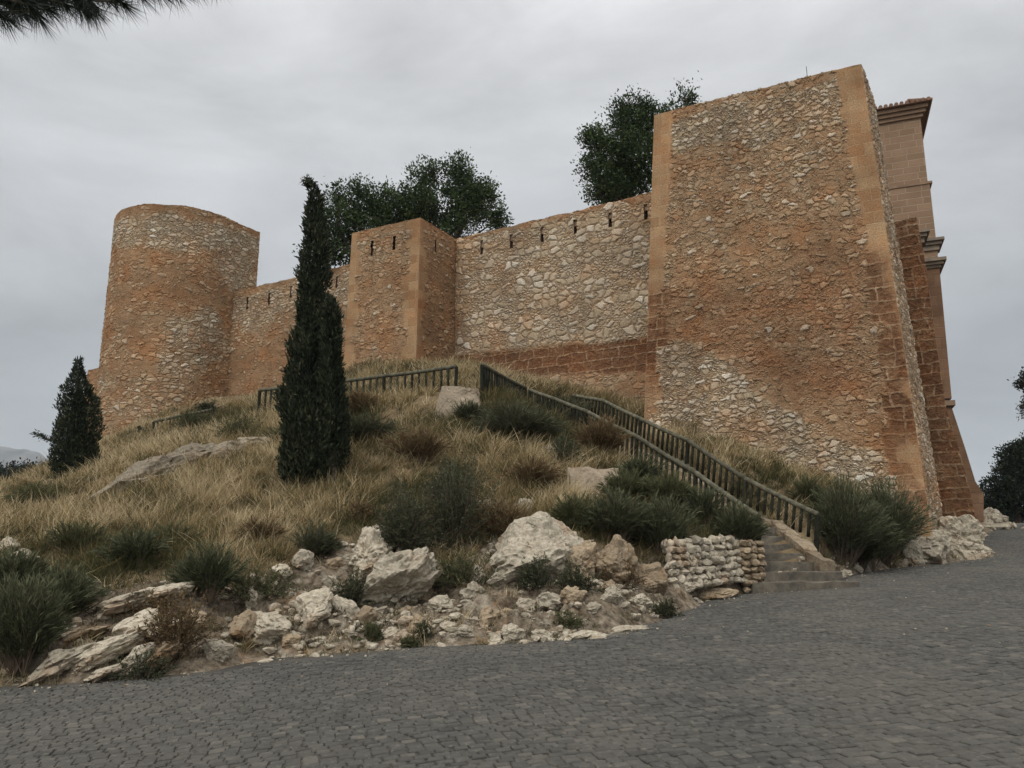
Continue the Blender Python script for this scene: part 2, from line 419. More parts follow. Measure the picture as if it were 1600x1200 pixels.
def rockmat(name, lo, hi, stain=(.30, .16, .07), sfac=.8):
    m = NT(name, .92, .12)
    p = m.n('ShaderNodeTexCoord').outputs['Object']
    w = m.warp(p, 2.5, .3)
    big = m.noise(w, 1.6, 5, .6); fine = m.noise(p, 14, 6, .7); 
    w2 = m.warp(w, 7, .12)
    e = m.voro(m.scale(w2, (1, 1, 1.8)), 3.1, 'DISTANCE_TO_EDGE').outputs[0]
    c = m.mix(m.rng(fine, .3, .7), lo, hi)
    c = m.mix(m.rng(big, .52, .68, 0, sfac), c, stain)
    crack = m.math('MULTIPLY', m.rng(e, 0, .03, 1, 0), m.rng(m.noise(p, 3.3, 3), .48, .58))
    c = m.mix(m.math('MULTIPLY', crack, m.rng(fine, .4, .6, .2, .8)), c, (.07, .05, .03))
    c = m.mix(m.rng(m.noise(p, 5, 5, .7), .55, .72, 0, .5), c, tuple(a * .38 for a in lo))
    c = m.mix(1., c, m.ramp(m.attr('rnd'), [(0, (.78,) * 3), (1, (1.15,) * 3)]), 'MULTIPLY')
    m.col(c)
    m.bump(m.math('ADD', m.math('MULTIPLY', fine, 1.), m.math('MULTIPLY', crack, -.8)), .05, .9)
    return m.m
M['lime'] = rockmat('limestone', (.25, .205, .14), (.57, .51, .405), sfac=.5)
M['limeo'] = rockmat('stained_limestone', (.24, .18, .115), (.38, .30, .205), (.27, .15, .065), .9)
M['slab'] = rockmat('grey_limestone', (.17, .14, .10), (.31, .265, .20), sfac=.3)
M['kerb'] = rockmat('mortared_kerb', (.15, .115, .075), (.34, .275, .19), (.22, .14, .075), .6)
M['step'] = simple('worn_step_stone', (.085, .075, .06), (.17, .145, .11), 5, bump=.03, rnd=.15)
M['sand'] = simple('sandy_stone', (.22, .165, .10), (.34, .265, .175), 5, bump=.03, rnd=.15)

# ---------------------------------------------------------------- lie of the land
RA, RB = .05, .03
def road_z(X, Y):
    X = np.asarray(X, float); Y = np.asarray(Y, float)
    z = RA * np.clip(X, -45, 45) + RB * Y
    d = np.hypot(X * .9, Y)                     # the road climbs, flattens at the crest and drops beyond
    z = z - .0016 * np.maximum(0, Y - 40) ** 2
    z = np.where(Y > 70, RA * np.clip(X, -45, 45) + RB * 70 - .0016 * 900 - .066 * np.minimum(Y - 70, 60), z)
    return z
def road_hit(px, py):
    u, v = ray(px, py)
    Y = EYE[2] / (RA * u + RB - v)
    return u * Y, Y
edge_px = [(0, 1076), (100, 1072), (200, 1064), (350, 1046), (450, 1030), (550, 1022), (650, 1014), (740, 1010), (840, 1006), (940, 993), (990, 984), (1060, 962),
           (1110, 941), (1180, 926), (1240, 922), (1305, 914), (1345, 896), (1400, 888), (1440, 884), (1500, 878), (1550, 868)]
EDGE = [road_hit(*p) for p in edge_px]
e0, e1_ = np.array(EDGE[0]), np.array(EDGE[1])
left_ext = [(-60., 22.), (-30., 13.5), (-15., 9.8), (-10., 9.0)]
right_ext = [(14.0, 24.), (15.6, 27.5), (19.5, 33.5), (22.6, 37.6), (25.6, 41), (27.5, 44), (33, 60), (50, 120)]
HILLPOLY = left_ext + EDGE + right_ext + [(50, 400), (-300, 400), (-300, 60)]

ctrl_px = [  # x, y, depth: where the ground under the plants is
    (0, 1010, 10.2), (0, 940, 11.6), (0, 870, 13.5), (0, 812, 17), (10, 792, 21), (60, 774, 24),
    (120, 768, 24.5), (150, 960, 11.2), (150, 890, 12.6), (150, 835, 15), (150, 790, 18), (170, 730, 24),
    (260, 960, 11.2), (260, 870, 13), (260, 790, 16.5), (230, 745, 19), (290, 700, 21.5), (380, 690, 21.5), (200, 700, 29), (250, 672, 31),
    (330, 655, 31.5), (345, 642, 35), (400, 640, 29), (400, 960, 11.6), (400, 880, 13), (400, 800, 15.6), (400, 740, 18),
    (480, 950, 11.9), (480, 860, 13.6), (485, 755, 16.8), (480, 680, 22), (480, 628, 27),
    (620, 960, 12.0), (620, 880, 13.4), (620, 790, 15.3), (620, 710, 18.2), (620, 650, 21.8), (600, 612, 24.5),
    (712, 612, 22.6), (755, 622, 21.9), (760, 950, 12.5), (750, 870, 14), (750, 790, 15.8), (750, 700, 18.6), (740, 650, 20.8),
    (900, 940, 12.3), (850, 840, 14.2), (900, 785, 16.2), (900, 710, 19.1), (850, 650, 21.8), (825, 625, 24.3),
    (1000, 930, 13.0), (1000, 865, 14.6), (1000, 805, 16.4), (1000, 745, 18.1), (960, 700, 19.8), (920, 665, 21.6),
    (1100, 915, 14.1), (1100, 850, 15.2), (1100, 800, 16.6), (1080, 757, 17.6), (1190, 835, 16.1),
    (1215, 880, 15.9), (1290, 868, 16.9), (1345, 862, 18.4), (1350, 810, 19.6), (1240, 790, 18.6), (1200, 745, 20.4), (1100, 690, 21.8), (1000, 645, 23.0),
    (1430, 835, 20.6), (1500, 830, 24.5), (1480, 850, 22.2), (1525, 812, 36), (910, 655, 24.4)]
W_extra = [(-1.5, 26.5, 7.5), (-6, 28.5, 7.8), (-2, 29.8, 7.8), (2.5, 27, 6.6), (-10, 34, 8.2), (-14, 36, 8.2), (-20, 38, 5.9), (-24, 34, 2.4), (-22, 28, 2.2), (-26, 22, 1.4),
           (-18, 18, 2.2), (-14, 13.5, 1.6), (-11, 10.5, .9), (-34, 30, 1.0), (-30, 45, 2.5), (10, 32, 6), (20, 42, 3.6), (0, 45, 8), (-15, 50, 7), (-40, 60, 0), (16, 50, 4)]
cX, cY, cR = [], [], []
for px, py, Y in ctrl_px:
    p = at(px, py, Y); cX.append(p[0]); cY.append(p[1]); cR.append(p[2] - road_z(p[0], p[1]))
for x, y, z in W_extra:
    cX.append(x); cY.append(y); cR.append(z - road_z(x, y))
for x, y in left_ext[2:] + EDGE + right_ext[:4]:
    cX.append(x); cY.append(y); cR.append(0.)
cX, cY, cR = map(np.array, (cX, cY, cR))
def tps(r2): return .5 * r2 * np.log(r2 + 1e-9)
_n = len(cX)
_K = tps((cX[:, None] - cX) ** 2 + (cY[:, None] - cY) ** 2) + np.eye(_n) * .25
_P = np.column_stack([np.ones(_n), cX, cY])
_S = np.linalg.solve(np.block([[_K, _P], [_P.T, np.zeros((3, 3))]]), np.concatenate([cR, np.zeros(3)]))
def resid(X, Y):
    sh = X.shape; x = X.ravel(); y = Y.ravel(); out = np.empty(len(x))
    for a in range(0, len(x), 20000):
        q = slice(a, a + 20000)
        out[q] = tps((x[q, None] - cX) ** 2 + (y[q, None] - cY) ** 2) @ _S[:_n] + _S[_n] + _S[_n + 1] * x[q] + _S[_n + 2] * y[q]
    return out.reshape(sh)
# the two stair fences and the sloping path between them (also cut into the hill)
fR = [at(1278, 806, 17.0), at(1165, 750, 18.7), at(1075, 690, 20.4), at(1001, 656, 22.2), at(942, 627, 23.9), at(896, 619, 25.3)]
fL = [at(1186, 810, 15.9), at(1087, 741, 17.6), at(995, 684, 19.45), at(916, 644, 21.5), at(865, 624, 23.0), at(828, 611, 24.4)]
sdv = (fL[2][:2] - fL[0][:2]); sdv /= np.hypot(*sdv); swv = np.array([sdv[1], -sdv[0]])
PATH_S = [0, 1.2, 2.05, 4.25, 6.8, 8.7, 10.2]
_pp = np.array([p[:2] for p in fL]); _ps = np.concatenate([[0], np.cumsum(np.hypot(*np.diff(_pp, axis=0).T))])
_pz = [1.25, 1.95] + [p[2] - .88 for p in fL[1:]]
_pzs = [0, 1.25] + list(_ps[1:])
def path_z(s_): return np.interp(s_, _pzs, _pz)
def Lline(s_): return np.array([np.interp(s_, _ps, _pp[:, 0]), np.interp(s_, _ps, _pp[:, 1])]) + swv * .15
def carve(X, Y, z):
    best = np.full(X.shape, 9.); S = np.zeros(X.shape); Wd = np.full(X.shape, -9.)
    for k in range(len(_pp) - 1):
        d = _pp[k + 1] - _pp[k]; L = np.hypot(*d); d = d / L; n = np.array([d[1], -d[0]])
        a = (X - _pp[k][0]) * d[0] + (Y - _pp[k][1]) * d[1]; w = (X - _pp[k][0]) * n[0] + (Y - _pp[k][1]) * n[1]
        dist = np.maximum(0, np.maximum(-a, a - L)) + np.abs(w - .8) * .01
        c = dist < best
        best = np.where(c, dist, best); S = np.where(c, _ps[k] + np.clip(a, 0, L), S); Wd = np.where(c, w, Wd)
    pz = path_z(S)
    inside = (best < .4) & (S > .9)
    lim = pz - .12 + .55 * np.maximum(0, -.05 - Wd) + .45 * np.maximum(0, Wd - 1.75) 
    lim = np.where(inside & (Wd > -1.2) & (Wd < 3.2), lim, 1e3)
    z = np.minimum(z, lim)
    # lower flight
    u = X / np.maximum(Y, 1)
    low = (u > .295) & (u < .375) & (Y > 15.2) & (Y < 17.6)
    return np.where(low, np.minimum(z, .62 + (Y - 15.2) * .56), z)
# bare ground: outcrops, scree and gravel, drawn on the slope
def fromroad(X, Y): return poly_sd(HILLPOLY, X, Y)
ROCKLINE = np.array([(-400, 1040), (0, 1040), (60, 960), (150, 925), (300, 915), (420, 905), (480, 880), (540, 850), (660, 868), (780, 868), (860, 850), (980, 880), (1060, 862), (1190, 848), (1250, 850), (1290, 880), (1420, 872), (1500, 830), (1600, 800)])
def terrain(X, Y, detail=True):
    X = np.asarray(X, float); Y = np.asarray(Y, float)
    zr = road_z(X, Y); sd_ = fromroad(X, Y)
    r = resid(X, Y)
    r = np.where(r > 0, r, r * .25)
    # away from the castle everything falls to the plain
    d = np.hypot(X + 2, Y - 26)
    jag = (fbm(X * 1.3, Y * 1.3, 3, 3) - .5) * .5
    k = sstep(0., .55, sd_ + jag)
    r = np.clip(r, 0, 9)
    rough = 0
    if detail:
        rough = (fbm(X * .8, Y * .8, 11, 4) - .5) * .35
    z = zr - .07 + (r + .07 + rough) * k
    px, py = topx(X, Y, z)
    rk = sstep(-14, 14, py - np.interp(px, ROCKLINE[:, 0], ROCKLINE[:, 1]) + (fbm(X * 1.1, Y * 1.1, 31, 3) - .5) * 90)
    rk = rk * (Y > 5) * (np.abs(X) < 30)
    if detail:
        # craggy ledges where the bare rock shows, tilted beds
        u = X * .82 + Y * .3; v = -X * .35 + Y * .9 + z * .5
        f1, g1, id1 = voro(u * 1.5 + fbm(X * 2, Y * 2, 41) * .9, v * 2.6 + fbm(X * 2, Y * 2, 42) * .9, 5)
        f2, g2, id2 = voro(u * 4.2 + 3, v * 6.4, 6)
        sharp = (id1 - .45) * .30 * sstep(0, .12, g1) + (id2 - .5) * .10 * sstep(0, .15, g2) + (fbm(X * 7, Y * 7, 9, 3) - .5) * .06
        z = z + sharp * rk * k * sstep(.05, .7, sd_)
        z = z + (fbm(X * 3, Y * 3, 19, 3) - .5) * .10 * k
    z = carve(X, Y, z)
    fall = sstep(70, 420, d) * 45
    z = z - fall
    return z, rk, k
def ground(x, y): return float(terrain(np.array([x]), np.array([y]))[0][0])
def hit(px, py):
    """first point of the slope seen through a pixel of the photograph"""
    u, v = ray(px, py)
    Y = np.linspace(5, 60, 1400); z, _, _ = terrain(u * Y, Y, False)
    c = np.nonzero(z > EYE[2] + v * Y)[0]
    y = Y[c[0]] if len(c) else 40.
    return np.array([u * y, y, ground(u * y, y)])

def axis(fine0, fine1, step, far0, far1):
    a = [fine0]; s = step
    while a[-1] > far0: s *= 1.13; a.append(a[-1] - s)
    b = list(np.arange(fine0, fine1, step)); c = [fine1]; s = step
    while c[-1] < far1: s *= 1.13; c.append(c[-1] + s)
    return np.array(a[:0:-1] + b + c)
gx = axis(-14.5, 15.5, .06, -6000, 6000)
gy = axis(9., 25.5, .06, -3000, 9000)
GX, GY = np.meshgrid(gx, gy)
GZ, GR, GK = terrain(GX, GY)
V = np.column_stack([GX.ravel(), GY.ravel(), GZ.ravel()])
ny, nx = GX.shape
i, j = np.meshgrid(np.arange(ny - 1), np.arange(nx - 1), indexing='ij')
F = np.stack([i * nx + j, i * nx + j + 1, (i + 1) * nx + j + 1, (i + 1) * nx + j], -1).reshape(-1, 4)
m = NT('ground', .95, .1)
P = m.n('ShaderNodeTexCoord').outputs['Object']; rk = m.attr('rock')
fine = m.noise(P, 9, 6, .7); big = m.noise(P, .7, 5, .6); mid = m.noise(P, 3, 5, .6)
e = m.voro(m.warp(P, 4, .2), 6, 'DISTANCE_TO_EDGE').outputs[0]
soil = m.mix(m.rng(mid, .35, .65), (.12, .085, .048), (.20, .15, .085))
soil = m.mix(m.rng(fine, .45, .7, 0, .5), soil, (.06, .045, .028))
rockc = m.mix(m.rng(fine, .3, .7), (.21, .17, .12), (.42, .37, .29))
rockc = m.mix(m.rng(mid, .48, .62, 0, .75), rockc, (.24, .135, .06))
rockc = m.mix(m.math('MULTIPLY', m.rng(e, 0, .05, .7, 0), m.rng(m.noise(P, 2.7, 3), .5, .6)), rockc, (.07, .048, .028))
geo = m.n('ShaderNodeNewGeometry'); sz = m.n('ShaderNodeSeparateXYZ'); m.l(geo.outputs['Normal'], sz.inputs[0])
dirt = m.math('MULTIPLY', m.rng(m.noise(P, 2.1, 6, .7), .38, .50), .92)
rockc = m.mix(dirt, rockc, m.mix(m.rng(fine, .38, .66), (.055, .040, .026), (.24, .195, .14)))
m.col(m.mix(m.rng(rk, .3, .7), soil, rockc))
m.bump(m.math('ADD', fine, m.math('MULTIPLY', mid, 1.)), .06, 1.)
g = mk('ground', V, F, m.m, None, {'rock': GR.ravel()}, False)
tag(g, 'limestone hillside of dry soil and bare rock falling to the road', kind='structure')
del g['label']

# ---------------------------------------------------------------- the road: base sheet and separate setts
m = NT('road_sand', .95, .1)
P = m.n('ShaderNodeTexCoord').outputs['Object']
c = m.mix(m.rng(m.noise(P, .5, 4), .35, .65), (.045, .042, .038), (.15, .135, .11))
c = m.mix(m.rng(m.noise(P, 30, 4, .7), .4, .7, 0, .8), c, (.04, .038, .034))
m.col(c); m.bump(m.noise(P, 60, 4, .7), .01, .6)
rx = axis(-14, 30, .5, -70, 120); ry = axis(0, 60, .5, -60, 140)
RX, RY = np.meshgrid(rx, ry)
zz = road_z(RX, RY) - .014
ny, nx = RX.shape
i, j = np.meshgrid(np.arange(ny - 1), np.arange(nx - 1), indexing='ij')
F = np.stack([i * nx + j, i * nx + j + 1, (i + 1) * nx + j + 1, (i + 1) * nx + j], -1).reshape(-1, 4)
cx, cy = RX[:-1, :-1].ravel() + .25, RY[:-1, :-1].ravel() + .25
F = F[fromroad(cx, cy) < 1.2]
o = mk('road', np.column_stack([RX.ravel(), RY.ravel(), zz.ravel()]), F, m.m, None, None, True); tag(o, kind='structure')

def setts():
    L, W = .118, .094
    ca, sa = math.cos(math.radians(14)), math.sin(math.radians(14))
    out = []
    rows = np.arange(-60, 460)
    rr, kk = np.meshgrid(rows, np.arange(-260, 330), indexing='ij')
    s = (kk + .5 * (rr % 2) + (h2(rr, rr * 0, 3) - .5) * .9) * L; t = rr * W
    X = s * ca - t * sa; Y = s * sa + t * ca
    keep = (Y > -1.5) & (Y < 42) & (np.abs(X) < Y * .74 + 3) & (X > -12) & (X < 30)
    rr, kk, s, t = rr[keep], kk[keep], s[keep], t[keep]
    X, Y = X[keep], Y[keep]
    keep = fromroad(X, Y) + (fbm(X * 2, Y * 2, 8, 2) - .5) * .3 < .02
    rr, kk, s, t = rr[keep], kk[keep], s[keep], t[keep]
    n = len(s)
    jl = lambda k, a: (h2(rr, kk, k) - .5) * a
    def wob(s, t):         # rows bow gently, like setts laid by hand
        s2 = s + .10 * (vn2(s * .7, t * .7, 5) - .5); t2 = t + .16 * (vn2(s * .6 + 9, t * .6, 6) - .5) + .05 * (vn2(s * 2.3, t * 2.3, 7) - .5) + .10 * np.sin(s * 1.05)
        return s2 * ca - t2 * sa, s2 * sa + t2 * ca
    hl = (L - .010 + jl(1, .020)) / 2; hw = (W - .009 + jl(2, .016)) / 2
    cs, ct = s + jl(3, .014), t + jl(4, .010)
    top = .000 + jl(5, .011); tx = jl(6, .05); ty = jl(7, .07)
    V = []; 
    for lev, ins in ((0, 0.), (1, .0), (2, .007)):
        for a, b in ((-1, -1), (1, -1), (1, 1), (-1, 1)):
            q = jl(20 + int(a + 2 * b), .012)
            x, y = wob(cs + a * (hl - ins) + q, ct + b * (hw - ins) - q)
            zl = road_z(x, y) + (np.full(n, -.03) if lev == 0 else top + a * hl * tx + b * hw * ty - (.007 if lev == 1 else 0))
            V.append(np.stack([x, y, zl], -1))
    V = np.stack(V, 1)                               # n,12,3
    f = []
    for a, b in ((0, 4), (4, 8)):
        for k in range(4): f.append([a + k, a + (k + 1) % 4, b + (k + 1) % 4, b + k])
    f.append([8, 9, 10, 11])
    F = (np.arange(n)[:, None, None] * 12 + np.array(f)[None]).reshape(-1, 4)
    rnd = np.repeat(h2(rr, kk, 30), 12)
    return V.reshape(-1, 3), F, rnd
V, F, rnd = setts()
m = NT('sett_stone', .82, .15)
P = m.n('ShaderNodeTexCoord').outputs['Object']
c = m.ramp(m.attr('rnd'), [(0, (.046, .045, .040)), (.5, (.066, .064, .057)), (.92, (.080, .077, .068)), (1., (.125, .115, .096))])
c = m.mix(m.rng(m.noise(P, .45, 6, .65), .38, .66, 0, .6), c, (.112, .102, .086))
c = m.mix(m.rng(m.noise(P, 17, 6, .75), .54, .70, 0, .75), c, (.18, .165, .135))
c = m.mix(m.rng(m.noise(P, 9, 5, .7), .52, .75, 0, .5), c, (.045, .045, .045))
m.col(c); m.bump(m.noise(P, 55, 5, .7), .012, .8)
o = mk('cobblestone_paving', V, F, m.m, None, {'rnd': rnd}, False); tag(o, kind='structure')

# ---------------------------------------------------------------- castle
def plane_hit(px, py, A, B):
    """ray against the vertical plane through plan points A, B -> (s along AB, z)"""
    u, v = ray(px, py); d = np.array(B) - np.array(A); L = np.hypot(*d); d = d / L
    # A + s d = Y (u,1)
    s, Y = np.linalg.solve(np.array([[d[0], -u], [d[1], -1.]]), -np.array(A, float))
    return s, EYE[2] + v * Y, Y
def patch(b0, b1, t0, t1, step, s0=0., holes=(), ragged=0.):
    """grid between bottom b0->b1 and top t0->t1 (3-D points); outward normal = (b1-b0) x up. holes (s,z,w,h)"""
    b0, b1, t0, t1 = map(lambda a: np.array(a, float), (b0, b1, t0, t1))
    L = np.linalg.norm(b1 - b0); H = np.linalg.norm(t0 - b0)
    n = max(2, int(L / step) + 1); m_ = max(2, int(H / step) + 1)
    a, b = np.meshgrid(np.linspace(0, 1, n), np.linspace(0, 1, m_))
    a_ = a[..., None]; b_ = b[..., None]
    P = (b0 * (1 - a_) + b1 * a_) * (1 - b_) + (t0 * (1 - a_) + t1 * a_) * b_
    if ragged:
        P[-1, :, 2] += (fbm(np.arange(n) * step * 2.2, np.full(n, b0[0]), 77, 3) - .5) * ragged * np.sin(np.linspace(0.03, .97, n) * math.pi) ** .3
    S = s0 + a * L
    F = np.stack([np.arange(m_ - 1)[:, None] * n + np.arange(n - 1)[None]] * 1, -1)[..., 0]
    F = np.stack([F, F + 1, F + n + 1, F + n], -1).reshape(-1, 4)
    P = P.reshape(-1, 3); st = np.column_stack([S.ravel(), P[:, 2], np.zeros(len(P))])
    for (hs, hz, hw, hh) in holes:
        c = st[F].mean(1); F = F[~((np.abs(c[:, 0] - s0 - hs) < hw / 2) & (np.abs(c[:, 1] - hz) < hh / 2))]
    return P, F, st, a.ravel() * L, (1 - a.ravel()) * L
class Wall:
    def __init__(s): s.V = []; s.F = []; s.st = []; s.n = 0; s.lr = []
    def add(s, p):
        P, F, st, l, r = p
        s.V.append(P); s.F.append(F + s.n); s.st.append(st); s.lr.append(np.column_stack([l, r])); s.n += len(P)
        return slice(s.n - len(P), s.n)
    def build(s, name, mat, parent, maskf):
        V = np.concatenate(s.V); st = np.concatenate(s.st); lr = np.concatenate(s.lr)
        px, py = topx(V[:, 0], V[:, 1], V[:, 2])
        A = maskf(V, st, lr, px, py); A['st'] = st; A['corner'] = sstep(0, .07, np.minimum(lr[:, 0], lr[:, 1]))
        if parent is not None: V = V - np.array(parent.location)
        return mk(name, V, np.concatenate(s.F), mat, parent, A, True)
def block_j(z, seed, a=.42, row=.36):
    return (h2(np.floor(z / row), np.zeros_like(z), seed) - .5) * a
def softpoly(poly, px, py, V, w=10, j=45, f=1.0, s=50):
    q = V[:, 0] + V[:, 1]
    return sstep(-w, w, poly_sd(poly, px, py) + (fbm(q * f, V[:, 2] * f, s, 4) - .5) * j * 2)
def slits(pxs, A, B, w=.13, h=.60):
    out = []
    for px, py in pxs:
        s_, z_, _ = plane_hit(px, py, A, B); out.append((s_, z_, w, h))
    return out
def niche(parent, A, B, hl, depth=.55):
    """the recess behind an arrow slit: an open box"""
    A = np.array(A, float); d = np.array(B, float) - A; d /= np.hypot(*d); nrm = np.array([d[1], -d[0]])  # outward
    for s_, z_, w, h in hl:
        w, h = w + .05, h + .05
        def pt(a, b, c): q = A + d * (s_ + a * w / 2) - nrm * c; return [q[0], q[1], z_ + b * h / 2]
        V = np.array([pt(a, b, c) for c in (.0, depth) for a, b in ((-1, -1), (1, -1), (1, 1), (-1, 1))]) 
        F = [[4, 5, 6, 7]] + [[k, (k + 1) % 4, 4 + (k + 1) % 4, 4 + k] for k in range(4)]
        mk('arrow_slit', V - np.array(parent.location), np.array(F), M['hole'], parent)

HT = EYE[2] + 12.5                                       # top of the curtain walls and the middle tower
h = 12.5
def top_at(px, py, z): u, v = ray(px, py); Y = (z - EYE[2]) / v; return np.array([u * Y, Y])
Jn = top_at(712, 374, HT)                                # re-entrant corner of middle tower and curtain
Re = top_at(1010, 303, HT)
cd = (Re - Jn) / np.hypot(*(Re - Jn)); cn = np.array([cd[1], -cd[0]])       # along the curtain, outward
Cf = top_at(657, 340, HT); Cl = top_at(550, 365, HT)
STEP = .045
def capped(wallobj_parent, poly, z, name='coping', mat=None, th=.10, over=.0):
    b = MB(); b.prism(poly, z - .25, z - .02)
    return b.build(name, mat or M['capm'], wallobj_parent)
M['capm'] = simple('coping_mortar', (.20, .13, .08), (.33, .22, .14), 4, bump=.03)

# right curtain wall
W0 = Jn - cd * .0; W1 = Re + cd * 1.2
t = empty('curtain_wall', (*((W0 + W1) / 2), 6.5))
tag(t, 'pale rubble curtain wall with narrow slits between the middle tower and the big tower', 'wall')
pts = [(753, 387), (800, 377), (848, 367), (899, 355), (954, 344), (1010, 331)]
hl = slits(pts, W0, W1)
w = Wall(); w.add(patch((*W0, 4.5), (*W1, 4.5), (*W0, HT), (*W1, HT), STEP, 0, hl, .12))
def mf(V, st, lr, px, py):
    base = softpoly([(700, 560), (790, 550), (860, 541), (1015, 528), (1015, 660), (700, 660)], px, py, V, 6, 9)
    cap = sstep(HT - .25, HT - .12, V[:, 2] + (fbm(st[:, 0] * 2, st[:, 0] * 0, 5, 2) - .5) * .3)
    pale = (1 - base) * (1 - cap * .8) * np.clip(.55 + .8 * fbm(st[:, 0] * .5, st[:, 1] * .5, 60, 3), 0, 1)
    pale = np.where(base > .5, .3, pale)
    pale *= .35 + .65 * sstep(0, 1.2, st[:, 0] + (fbm(st[:, 0], st[:, 1], 8) - .5))
    return dict(pale=pale, ash=base * .95 * (1 - softpoly([(780, 590), (1015, 586), (1015, 660), (700, 660)], px, py, V, 6, 14)), worn=base * (1 - softpoly([(780, 590), (1015, 586), (1015, 660), (700, 660)], px, py, V, 6, 14)))
w.build('masonry', M['curtain'], t, mf)
niche(t, W0, W1, hl)
q = np.array([W0, W1, W1 - cn * .9, W0 - cn * .9]); b = MB(); b.prism(q - cn * .06, HT - .6, HT - .03); b.build('coping', M['capm'], t)

# middle tower
fd = (Cf - Cl) / np.hypot(*(Cf - Cl))
Bj = Jn + (-cn) * .8; Bl = Cl - cn * 3.3
t = empty('square_tower', (*Cf, 7.))
tag(t, 'square rubble tower with dressed corner stones and slits in the middle of the curtain wall', 'tower')
w = Wall()
hf = slits([(584, 388), (620, 379)], Cl, Cf); hs = slits([(681, 384)], Cf, Jn)
zb = 5.0; o_ = lambda p, k=.12: tuple(np.array(p))
w.add(patch((*(Cl - fd * .14 + cn * .1), zb), (*(Cf + cn * .1), zb), (*Cl, HT), (*Cf, HT), STEP, 0, hf, .06))
w.add(patch((*(Cf + cn * .1), zb), (*Jn, zb), (*Cf, HT), (*Jn, HT), STEP, 5., hs, .06))
w.add(patch((*(Cl - cn * 3.3), zb), (*(Cl - fd * .14 + cn * .1), zb), (*(Cl - cn * 3.3), HT), (*Cl, HT), .15, 12.))
wf = np.hypot(*(Cf - Cl)); ws = np.hypot(*(Jn - Cf))
def mf(V, st, lr, px, py):
    z = st[:, 1]; s_ = st[:, 0]
    fr = s_ < wf + .01 + .2
    fr = s_ < 4.9
    jl_ = block_j(z, 1, .5); 
    ash = np.where(fr, np.maximum(sstep(.04, -.04, lr[:, 0] - .50 - jl_ * .8), sstep(.04, -.04, lr[:, 1] - .62 - block_j(z, 2))), sstep(.04, -.04, lr[:, 0] - .4 - block_j(z, 3)))
    cap = sstep(HT - .35, HT - .25, z)
    pale = np.where(fr, .22, .05) * (fbm(s_, z, 61, 3)) * 1.5 + .35 * sstep(HT - 2.2, HT - .6, z) * fr
    return dict(pale=np.clip(pale, 0, 1) * (1 - cap), ash=ash, worn=np.where(fr, .0, .25) * np.ones_like(z))
w.build('masonry', M['tower'], t, mf)
niche(t, Cl, Cf, hf, .5); niche(t, Cf, Jn, hs, .5)
b = MB(); b.prism([Cl - cn * .07 + fd * .05, Cf - cn * .07 - fd * .05, Jn - cd * .05, Cl - cn * 3.2 + fd * .05], HT - .5, HT - .03); b.build('coping', M['capm'], t)

# left curtain wall, in line with the right one
def on_line(px, py):
    s_, z_, Y = plane_hit(px, py, Jn, Re); return Jn + cd * s_
La = on_line(352, 560); Lb = on_line(560, 560)
t = empty('curtain_wall', (*((La + Lb) / 2), 7))
tag(t, 'long low curtain wall of orange rubble between the round tower and the middle tower', 'wall')
hl = slits([(387, 474), (421, 467), (455, 457), (527, 442)], La, Lb)
w = Wall(); w.add(patch((*La, 5.5), (*Lb, 5.5), (*La, HT), (*Lb, HT), STEP, 30, hl, .10))
def mf(V, st, lr, px, py):
    z = st[:, 1]
    hi = sstep(10.2, 12.6, z + (fbm(st[:, 0] * .7, z * .7, 71, 3) - .5) * 2.4)
    return dict(pale=np.clip(hi * .75 * (1 - sstep(HT - .4, HT - .3, z) * .8), 0, 1), ash=0 * z, worn=.8 * sstep(10., 7.5, z) * sstep(.35, .6, fbm(st[:, 0] * .6, z * .6, 72, 3)))
w.build('masonry', M['tower'], t, mf)
niche(t, La, Lb, hl)
b = MB(); b.prism([La - cn * .06, Lb - cn * .06, Lb - cn * .9, La - cn * .9], HT - .6, HT - .03); b.build('coping', M['capm'], t)

# round tower: half round front, straight flanks running back
RZ = EYE[2] + 16.2; rad = 3.2
A0 = on_line(365, 470)
C0 = A0 - cd * rad + cn * .93
arc = [C0 + rad * (cd * math.cos(a) + cn * math.sin(a)) for a in np.linspace(0, math.pi, 64)]
plan = [A0 - cn * 1.35 + cd * .0] + list(np.linspace(A0 - cn * 1.2, arc[0] - cn * .02, 26)) + arc + list(np.linspace(arc[-1], arc[-1] - cn * 3.5, 24))
plan = np.array(plan[::-1])
seg = np.hypot(*np.diff(plan, axis=0).T); cum = np.concatenate([[0], np.cumsum(seg)])
ns = int(cum[-1] / .055); sv = np.linspace(0, cum[-1], ns)
PX_ = np.interp(sv, cum, plan[:, 0]); PY_ = np.interp(sv, cum, plan[:, 1])
zv = np.arange(3.6, RZ + .001, .055); zv[-1] = RZ
S_, Z_ = np.meshgrid(sv, zv)
Vr = np.column_stack([np.tile(PX_, len(zv)), np.tile(PY_, len(zv)), Z_.ravel()])
Vr[-ns:, 2] += (fbm(sv * 2.2, sv * 0, 78, 3) - .5) * .12
i, j = np.meshgrid(np.arange(len(zv) - 1), np.arange(ns - 1), indexing='ij')
Fr = np.stack([i * ns + j, i * ns + j + 1, (i + 1) * ns + j + 1, (i + 1) * ns + j], -1).reshape(-1, 4)
t = empty('round_tower', (*C0, 6.))
tag(t, 'half round rubble tower standing at the left end of the castle', 'tower')
px, py = topx(Vr[:, 0], Vr[:, 1], Vr[:, 2]); st = np.column_stack([S_.ravel() + 50, Z_.ravel(), 0 * S_.ravel()])
